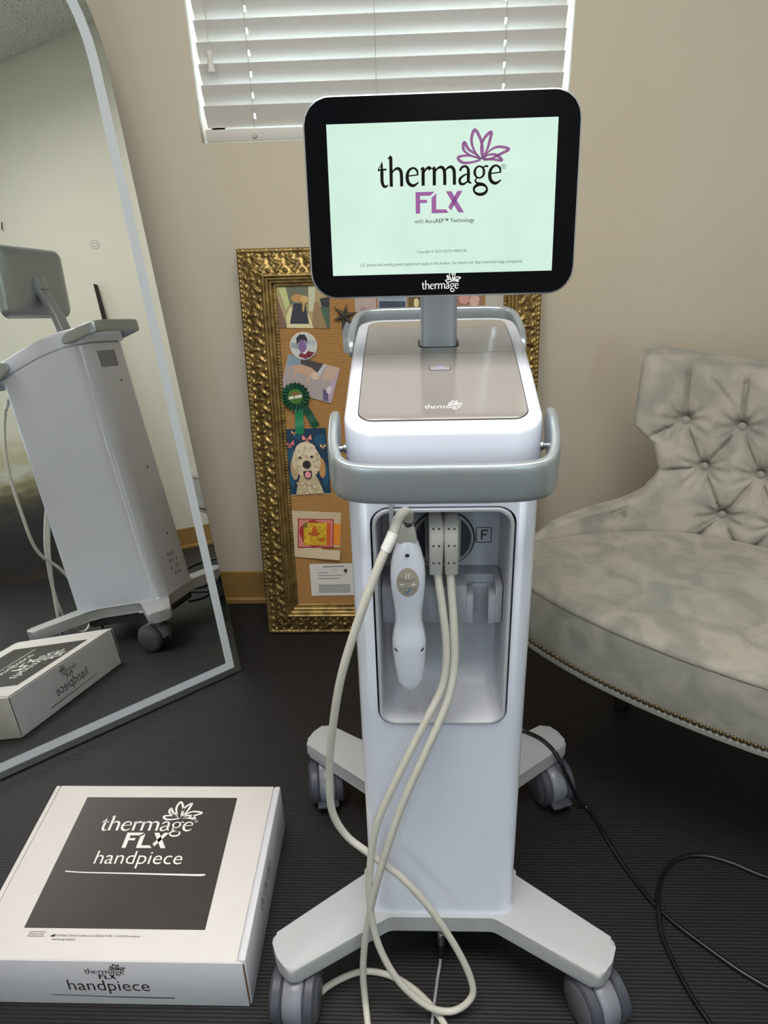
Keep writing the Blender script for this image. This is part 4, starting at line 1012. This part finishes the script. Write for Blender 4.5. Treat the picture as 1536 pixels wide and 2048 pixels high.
# --- casters
def caster(x, y, rot):
    R = Matrix.Rotation(rot, 4, 'Z'); o = Vector((x, y, 0))
    f = lambda p: tuple(o + (R @ Vector(p)))
    wr, wy = .0425, -.022
    hood = []
    for k in range(13):
        a = math.radians(-10 + 232 * k / 12)
        hood.append([f((sx * .0155, wy + (wr - .0035 + dr) * math.cos(a), wr + (wr - .0035 + dr) * math.sin(a))) for sx, dr in ((-1, -.006), (-1, .0), (-.8, .003), (.8, .003), (1, 0), (1, -.006))])
    h = loft('caster', hood, HOODG, dv, ang=50)
    lathe('stem', [(.009, .07), (.009, .092), (.014, .092)], HOODG, h, 16, 'z', lambda p: f((p[0], p[1], p[2])))
    for s in (-1, 1):
        lathe('wheel', [(.012, s * .016), (wr - .003, s * .016), (wr, s * .019), (wr, s * .030), (wr - .004, s * .0335), (wr - .007, s * .034)], DGREY, h, 36, 'x', lambda p: f((p[0], p[1] + wy, p[2] + wr)))
        lathe('wheel_disc', [(wr - .007, s * .0338), (wr - .009, s * .0352), (.004, s * .0362), (0, s * .0362)], DGREY2, h, 36, 'x', lambda p: f((p[0], p[1] + wy, p[2] + wr)))
    bm = bmesh.new(); add_box(bm, (-.021, wy - .054, .021), (.021, wy - .032, .0275), .003)
    add_box(bm, (-.006, wy - .046, .010), (.006, wy - .02, .020), .002)
    for v in bm.verts: v.co = Vector(f(v.co))
    bmobj('brake_pedal', bm, DGREY, h)
caster(-.222, -.222, math.radians(-3)); caster(.222, -.222, math.radians(24)); caster(-.222, .205, math.radians(8)); caster(.222, .205, math.radians(20))
# hook strap hanging from the front handle
box('handle_tab', (-.0625, -.168, .806), (-.0572, -.166, .846), TRAY, dv, .0006)

# ================================================================== HANDPIECE AND ITS CABLE
hpx, hpy = DX - .0420, DY - .1640
hp = empty('handpiece', (hpx, hpy, .568), 'white handheld applicator hanging in the console tray with cream cable', 'handpiece')
L3 = lambda p: (p[0] + DX - hpx, p[1] + DY - hpy, p[2] - .568)
prof = [(.0, .0085, .007, .002), (.003, .0135, .011, .001), (.012, .0172, .0132, 0), (.04, .0195, .0155, 0), (.066, .0214, .017, 0), (.078, .0212, .017, 0), (.09, .0195, .0155, 0), (.106, .0166, .014, 0), (.12, .0168, .014, .001), (.14, .019, .0155, .002), (.158, .0208, .0165, .003), (.175, .0212, .016, .003), (.19, .020, .0145, .003), (.205, .0165, .013, .002), (.216, .0128, .0115, .0015), (.220, .011, .010, .001)]
rings = []
for z, a, b, dy_ in prof:
    rings.append([(a * math.copysign(abs(math.cos(t)) ** .8, math.cos(t)), -dy_ + b * math.copysign(abs(math.sin(t)) ** .8, math.sin(t)), z) for t in [2 * math.pi * k / 32 for k in range(32)]])
# nose of the body slopes up at both sides
rings[0] = [(x, y, z + .5 * abs(x)) for x, y, z in rings[0]]; rings[1] = [(x, y, z + .45 * abs(x)) for x, y, z in rings[1]]; rings[2] = [(x, y, z + .3 * abs(x)) for x, y, z in rings[2]]
loft('body', rings, WHITE, hp, ang=60)
def hpfront(z):
    for (a, b, c, e), (a2, b2, c2, e2) in zip(prof, prof[1:]):
        if z <= a2: t_ = (z - a) / (a2 - a); return -(e + (e2 - e) * t_) - (c + (c2 - c) * t_)
    return -.0115
def hpsurf(x, z, d):
    for (a, b, c, e), (a2, b2, c2, e2) in zip(prof, prof[1:]):
        if z <= a2:
            t_ = (z - a) / (a2 - a); B = b + (b2 - b) * t_; Cc = c + (c2 - c) * t_; E = e + (e2 - e) * t_
            u = min(.999, abs(x) / B) ** (1 / .8); return -E - Cc * math.sqrt(1 - u * u) ** .8 - d
    return -.0115 - d
ko = [(.0135 * math.cos(t) * (1 - .10 * math.sin(t)) , .1705 + .0195 * math.sin(t)) for t in [2 * math.pi * k / 40 for k in range(40)]]
ko = [(x * (1.0 if z > .165 else 1 - (.165 - z) * 8), z) for x, z in ko]
def draped(name, ol, d0, d1, m, parent):
    cxk = sum(p[0] for p in ol) / len(ol); czk = sum(p[1] for p in ol) / len(ol); V = []; F = []; n = len(ol)
    for k, d_ in ((1, d0), (1, d1), (.93, d1 + .0002), (.6, d1 + .0002), (.25, d1 + .0002)):
        V += [(cxk + (x - cxk) * k, hpsurf(cxk + (x - cxk) * k, czk + (z - czk) * k, d_), czk + (z - czk) * k) for x, z in ol]
    for i in range(4):
        for j in range(n): F.append((i * n + j, i * n + (j + 1) % n, (i + 1) * n + (j + 1) % n, (i + 1) * n + j))
    F.append(tuple(4 * n + j for j in range(n)))
    return mk(name, V, F, m, parent)
kp = draped('keypad', ko, -.001, .0006, KEYP, hp)
class HPPlane:
    def __call__(s, a, b, d=0.0): return Vector((a, hpsurf(a, b, .0011 + d), b))
PK = HPPlane()
put('plus_mark', merge([ribbon([(.0045, .168), (.0095, .168)], [.0010] * 2, smooth=False), ribbon([(.007, .1655), (.007, .1705)], [.0010] * 2, smooth=False)]), PK, INKW, kp)
put('minus_mark', ribbon([(-.0092, .168), (-.0045, .168)], [.0013] * 2, smooth=False), PK, INKW, kp)
put('pulse_mark', merge([ribbon([(-.0015 + k * .003, .1765), (-.0024 + k * .003, .1785), (-.0010 + k * .003, .181), (-.0018 + k * .003, .183)], [.0009] * 4) for k in (0, 1)]), PK, INKW, kp)
put('tick_mark', ribbon([(-.003, .1590), (-.0012, .1562), (.0034, .1625)], [.0022, .0022, .0012], smooth=False), PK, BLUE, kp)
for zc, sg in ((.1735, 1), (.1625, -1)): put('key_divider', ribbon([(-.0105, zc + sg * .003), (-.005, zc), (0, zc - sg * .0012), (.005, zc), (.0105, zc + sg * .003)], [.0006] * 5), PK, DGREY, kp)
for x, z, rx, rz, rr_ in ((0, .205, .0026, .0022, 0), (-.0165, .0685, .0028, .0014, -.6), (.0165, .0685, .0028, .0014, .6)):
    put('port_hole', ([(x + rx * math.cos(t) * math.cos(rr_) - rz * math.sin(t) * math.sin(rr_), z + rx * math.cos(t) * math.sin(rr_) + rz * math.sin(t) * math.cos(rr_)) for t in [2 * math.pi * k / 16 for k in range(16)]], [tuple(range(16))]), PK, BLACK, hp, d=-.0004)
loft('strain_collar', [[(x, y - .001, z) for x, y in rrect(hx, hy, .004, 4)] for hx, hy, z in ((.0112, .0098, .2185), (.0108, .0095, .226), (.0085, .0085, .236), (.0075, .0078, .2385))], PLUGM, hp)
lathe('gland_nut', [(.0055, .238), (.0062, .239), (.0062, .247), (.005, .2485)], CHROME, hp, 16, 'z', lambda p: (p[0] + .0015, p[1] - .003, p[2]))
c1 = [(-.0405, -.167, .812), (-.040, -.171, .822), (-.044, -.181, .8305), (-.051, -.194, .828), (-.0575, -.205, .814), (-.073, -.215, .782), (-.099, -.222, .712), (-.123, -.222, .633), (-.139, -.215, .549), (-.15, -.205, .462), (-.152, -.2, .383), (-.135, -.2, .334), (-.104, -.205, .304), (-.059, -.21, .261), (-.017, -.215, .198), (.024, -.225, .117), (.045, -.237, .058), (.039, -.246, .033), (.013, -.2515, .0165), (-.022, -.252, .028), (-.063, -.244, .07), (-.092, -.233, .132), (-.104, -.223, .2), (-.104, -.215, .269), (-.091, -.206, .36), (-.056, -.196, .452), (-.022, -.184, .528), (0, -.172, .576), (.005, -.166, .628), (0, -.16, .684), (-.005, -.152, .722), (-.006, -.149, .735)]
tube('cable', [L3(p) for p in c1], .0052, CABLE, hp, 12, 6)
tube('cable_sleeve', [L3(p) for p in ((-.0405, -.167, .812), (-.040, -.171, .822), (-.044, -.181, .8305), (-.051, -.194, .828), (-.0575, -.205, .814), (-.0645, -.2098, .8))], .0060, PLUGM, hp, 12, 5)
tube('cable_label', [L3(p) for p in ((-.0565, -.2038, .8165), (-.0605, -.2075, .808), (-.0655, -.2105, .798))], .0064, mat('label_white', (222, 222, 220), .4), hp, 14, 4)
PHOLE = mat('black_dot', (14, 14, 16), .6)
def plug(x0, x1, parent, f, inner):
    rings = []
    for z, y0, y1, e in ((.7325, -.157, -.1435, .0012), (.745, -.1585, -.140, .0006), (.765, -.1595, -.130, 0), (.785, -.157, -.118, -.0008), (.797, -.150, -.108, -.0004), (.801, -.143, -.100, .002), (.8035, -.134, -.097, .005)):
        a, b = x0, x1
        if inner > 0: b += -e
        else: a += e
        rings.append([f((x, y, z)) for x, y in rrect((b - a) / 2, (y1 - y0) / 2, .0035, 4, (a + b) / 2, (y0 + y1) / 2)])
    # carry the block back to the port
    o = loft('plug', rings, PLUGM, parent, ang=50)
    bm = bmesh.new(); add_box(bm, (x0 + .001, -.125, .7345), (x1 - .001, -.086, .788), .003)
    for v in bm.verts: v.co = Vector(f(v.co))
    bmobj('plug_root', bm, PLUGM, o)
    xc = (x0 + x1) / 2
    for z, yf in ((.7505, -.1592), (.774, -.1590), (.7935, -.1528)):
        for s in (-1, 1):
            p = f((xc + s * .0034, yf, z)); put('grip_dot', ([(.0013 * math.cos(t), .0013 * math.sin(t)) for t in [2 * math.pi * k / 10 for k in range(10)]], [tuple(range(10))]), Plane(p, (1, 0, 0), (0, 0, 1), .0003), PHOLE, o)
    return o
plug(-.0163, .0009, hp, L3, 1)
rc = empty('treatment_cable', (DX + .009, DY - .15, .735), 'cream cable from the right hand plug looping over the floor by the casters', 'cable')
L4 = lambda p: (p[0] - .009, p[1] + .15, p[2] - .735)
plug(.0019, .0191, rc, L4, -1)
c2 = [(.0095, -.149, .735), (.011, -.155, .71), (.014, -.163, .663), (.015, -.17, .607), (.006, -.180, .556), (-.022, -.195, .486), (-.053, -.206, .406), (-.079, -.216, .32), (-.1, -.221, .231), (-.114, -.225, .149), (-.1205, -.230, .076), (-.119, -.240, .022), (-.115, -.262, .0062), (-.112, -.29, .0056), (-.128, -.322, .0056), (-.16, -.330, .0056), (-.196, -.308, .0056), (-.219, -.268, .0056), (-.191, -.22, .0056), (-.153, -.194, .0056), (-.117, -.185, .0056), (-.073, -.195, .0056), (-.033, -.222, .0056), (.0, -.262, .0056), (.012, -.30, .0056), (.0, -.36, .0056)]
tube('cable', [L4(p) for p in c2], .0052, CABLE, rc, 12, 6)

# foot switch lead
fs = empty('switch_lead', (DX, DY - .165, .006), 'thin grey lead with a steel connector under the console base', 'cable')
L5 = lambda p: (p[0], p[1] + .165, p[2] - .006)
lathe('steel_connector', [(.0, .090), (.0062, .090), (.0062, .074), (.0068, .0735), (.0068, .052), (.006, .050), (0, .05)], CHROME, fs, 20, 'z', lambda p: L5((p[0], p[1] - .160 - (0.09 - p[2]) * .12, p[2])))
tube('rubber_boot', [L5(p) for p in ((0, -.1645, .052), (-.0005, -.167, .036), (-.001, -.170, .022))], lambda t: .0062 - .0022 * t, BLACK, fs, 14, 5)
tube('lead', [L5(p) for p in ((-.001, -.170, .024), (-.0025, -.176, .010), (-.006, -.19, .0035), (-.010, -.215, .0028), (-.014, -.24, .0028), (-.017, -.264, .0028), (-.021, -.30, .0028), (-.02, -.36, .0028))], .0026, GREYCORD, fs, 10, 6)
# power cord
pc = [(.0, 1.16, .075), (.09, 1.175, .06), (.15, 1.20, .10), (.19, 1.20, .128), (.212, 1.190, .1252), (.240, 1.168, .1252), (.262, 1.134, .120), (.285, 1.115, .075), (.31, 1.11, .02), (.331, 1.098, .0045), (.363, .988, .004), (.401, .897, .004), (.455, .83, .004), (.536, .757, .004), (.66, .70, .004), (.82, .70, .004), (.88, .80, .004), (.80, .90, .004), (.70, .935, .004), (.615, .954, .004), (.560, .985, .004), (.511, 1.0, .004), (.465, .99, .004), (.430, .955, .0045), (.411, .918, .0085), (.405, .897, .011), (.401, .875, .009), (.397, .835, .0045), (.409, .759, .004), (.428, .701, .004), (.46, .62, .004), (.52, .50, .004)]
po = tube('power_cord', pc, .0040, CORD, None, 10, 7)
tag(po, 'black power cord looping over the dark floor right of the console', 'cord')

# ================================================================== LARGE CANVAS BY THE RIGHT WALL (seen in the mirror)
ct = empty('landscape_canvas', (1.12, -.80, 0), 'large landscape canvas leaning on the right wall, seen in the mirror', 'painting')
ca = math.atan2(.095, 1.33); CW, CHh = 1.16, 1.335
cf = lambda u, v, d=0.0: Vector((math.sin(ca) * v - math.cos(ca) * d, u, math.cos(ca) * v + math.sin(ca) * d))
SKY = mat('painted_sky', (206, 204, 190), .7, noise=.03, nscale=4); CEDGE = mat('canvas_edge_dark', (52, 50, 46), .7)
V = [cf(u, v, d) for d in (-.03, 0) for u, v in ((0, 0), (CW, 0), (CW, CHh), (0, CHh))]
mk('stretcher', V, [(0, 1, 2, 3), (4, 5, 6, 7), (0, 1, 5, 4), (1, 2, 6, 5), (2, 3, 7, 6), (3, 0, 4, 7)], CEDGE, ct, smooth=False)
class CanvP:
    def __call__(s, a, b, d=0.0): return cf(a, b, .001 + d)
def paint_mat():
    m = bpy.data.materials.new('painted_landscape'); m.use_nodes = True; nt = m.node_tree; b = nt.nodes['Principled BSDF']; b.inputs['Roughness'].default_value = .6
    tc = nt.nodes.new('ShaderNodeTexCoord'); sp = nt.nodes.new('ShaderNodeSeparateXYZ'); nt.links.new(tc.outputs['Object'], sp.inputs[0])
    mp = nt.nodes.new('ShaderNodeMapping'); mp.inputs['Scale'].default_value = (1, 2.2, 7); nt.links.new(tc.outputs['Object'], mp.inputs[0])
    n = nt.nodes.new('ShaderNodeTexNoise'); n.inputs['Scale'].default_value = 2.2; n.inputs['Detail'].default_value = 6; nt.links.new(mp.outputs[0], n.inputs['Vector'])
    ad = nt.nodes.new('ShaderNodeMath'); ad.operation = 'MULTIPLY_ADD'; ad.inputs[1].default_value = .22; nt.links.new(n.outputs['Fac'], ad.inputs[0]); nt.links.new(sp.outputs['Z'], ad.inputs[2])
    sb_ = nt.nodes.new('ShaderNodeMath'); sb_.operation = 'MULTIPLY_ADD'; sb_.inputs[1].default_value = .75; sb_.inputs[2].default_value = -.082; nt.links.new(ad.outputs[0], sb_.inputs[0])
    r = nt.nodes.new('ShaderNodeValToRGB'); cr = r.color_ramp
    stops = [(0, (58, 46, 38)), (.06, (40, 36, 34)), (.18, (36, 38, 40)), (.27, (54, 52, 46)), (.33, (92, 88, 66)), (.37, (150, 146, 112)), (.42, (196, 196, 184)), (.47, (176, 172, 138)), (.55, (204, 202, 186)), (1, (208, 206, 194))]
    cr.elements[0].position = 0; cr.elements[0].color = srgb(*stops[0][1]); cr.elements[1].position = 1; cr.elements[1].color = srgb(*stops[-1][1])
    for p, c in stops[1:-1]: e = cr.elements.new(p); e.color = srgb(*c)
    nt.links.new(sb_.outputs[0], r.inputs['Fac']); nt.links.new(r.outputs['Color'], b.inputs['Base Color']); return m
flatmesh('painting', [cf(u * CW, v * CHh, .001) for u, v in RECT], [(0, 1, 2, 3)], paint_mat(), ct)
# wall hook above it
hk = empty('wall_hook', (XR, -.05, 1.71), 'small dark wall hook above the canvas on the right wall', 'hook')
tube('hook_wire', [(0, 0, .02), (-.004, 0, .012), (-.012, .004, 0), (-.014, 0, -.01), (-.006, -.004, -.016)], .0025, CORD, hk, 8, 4)
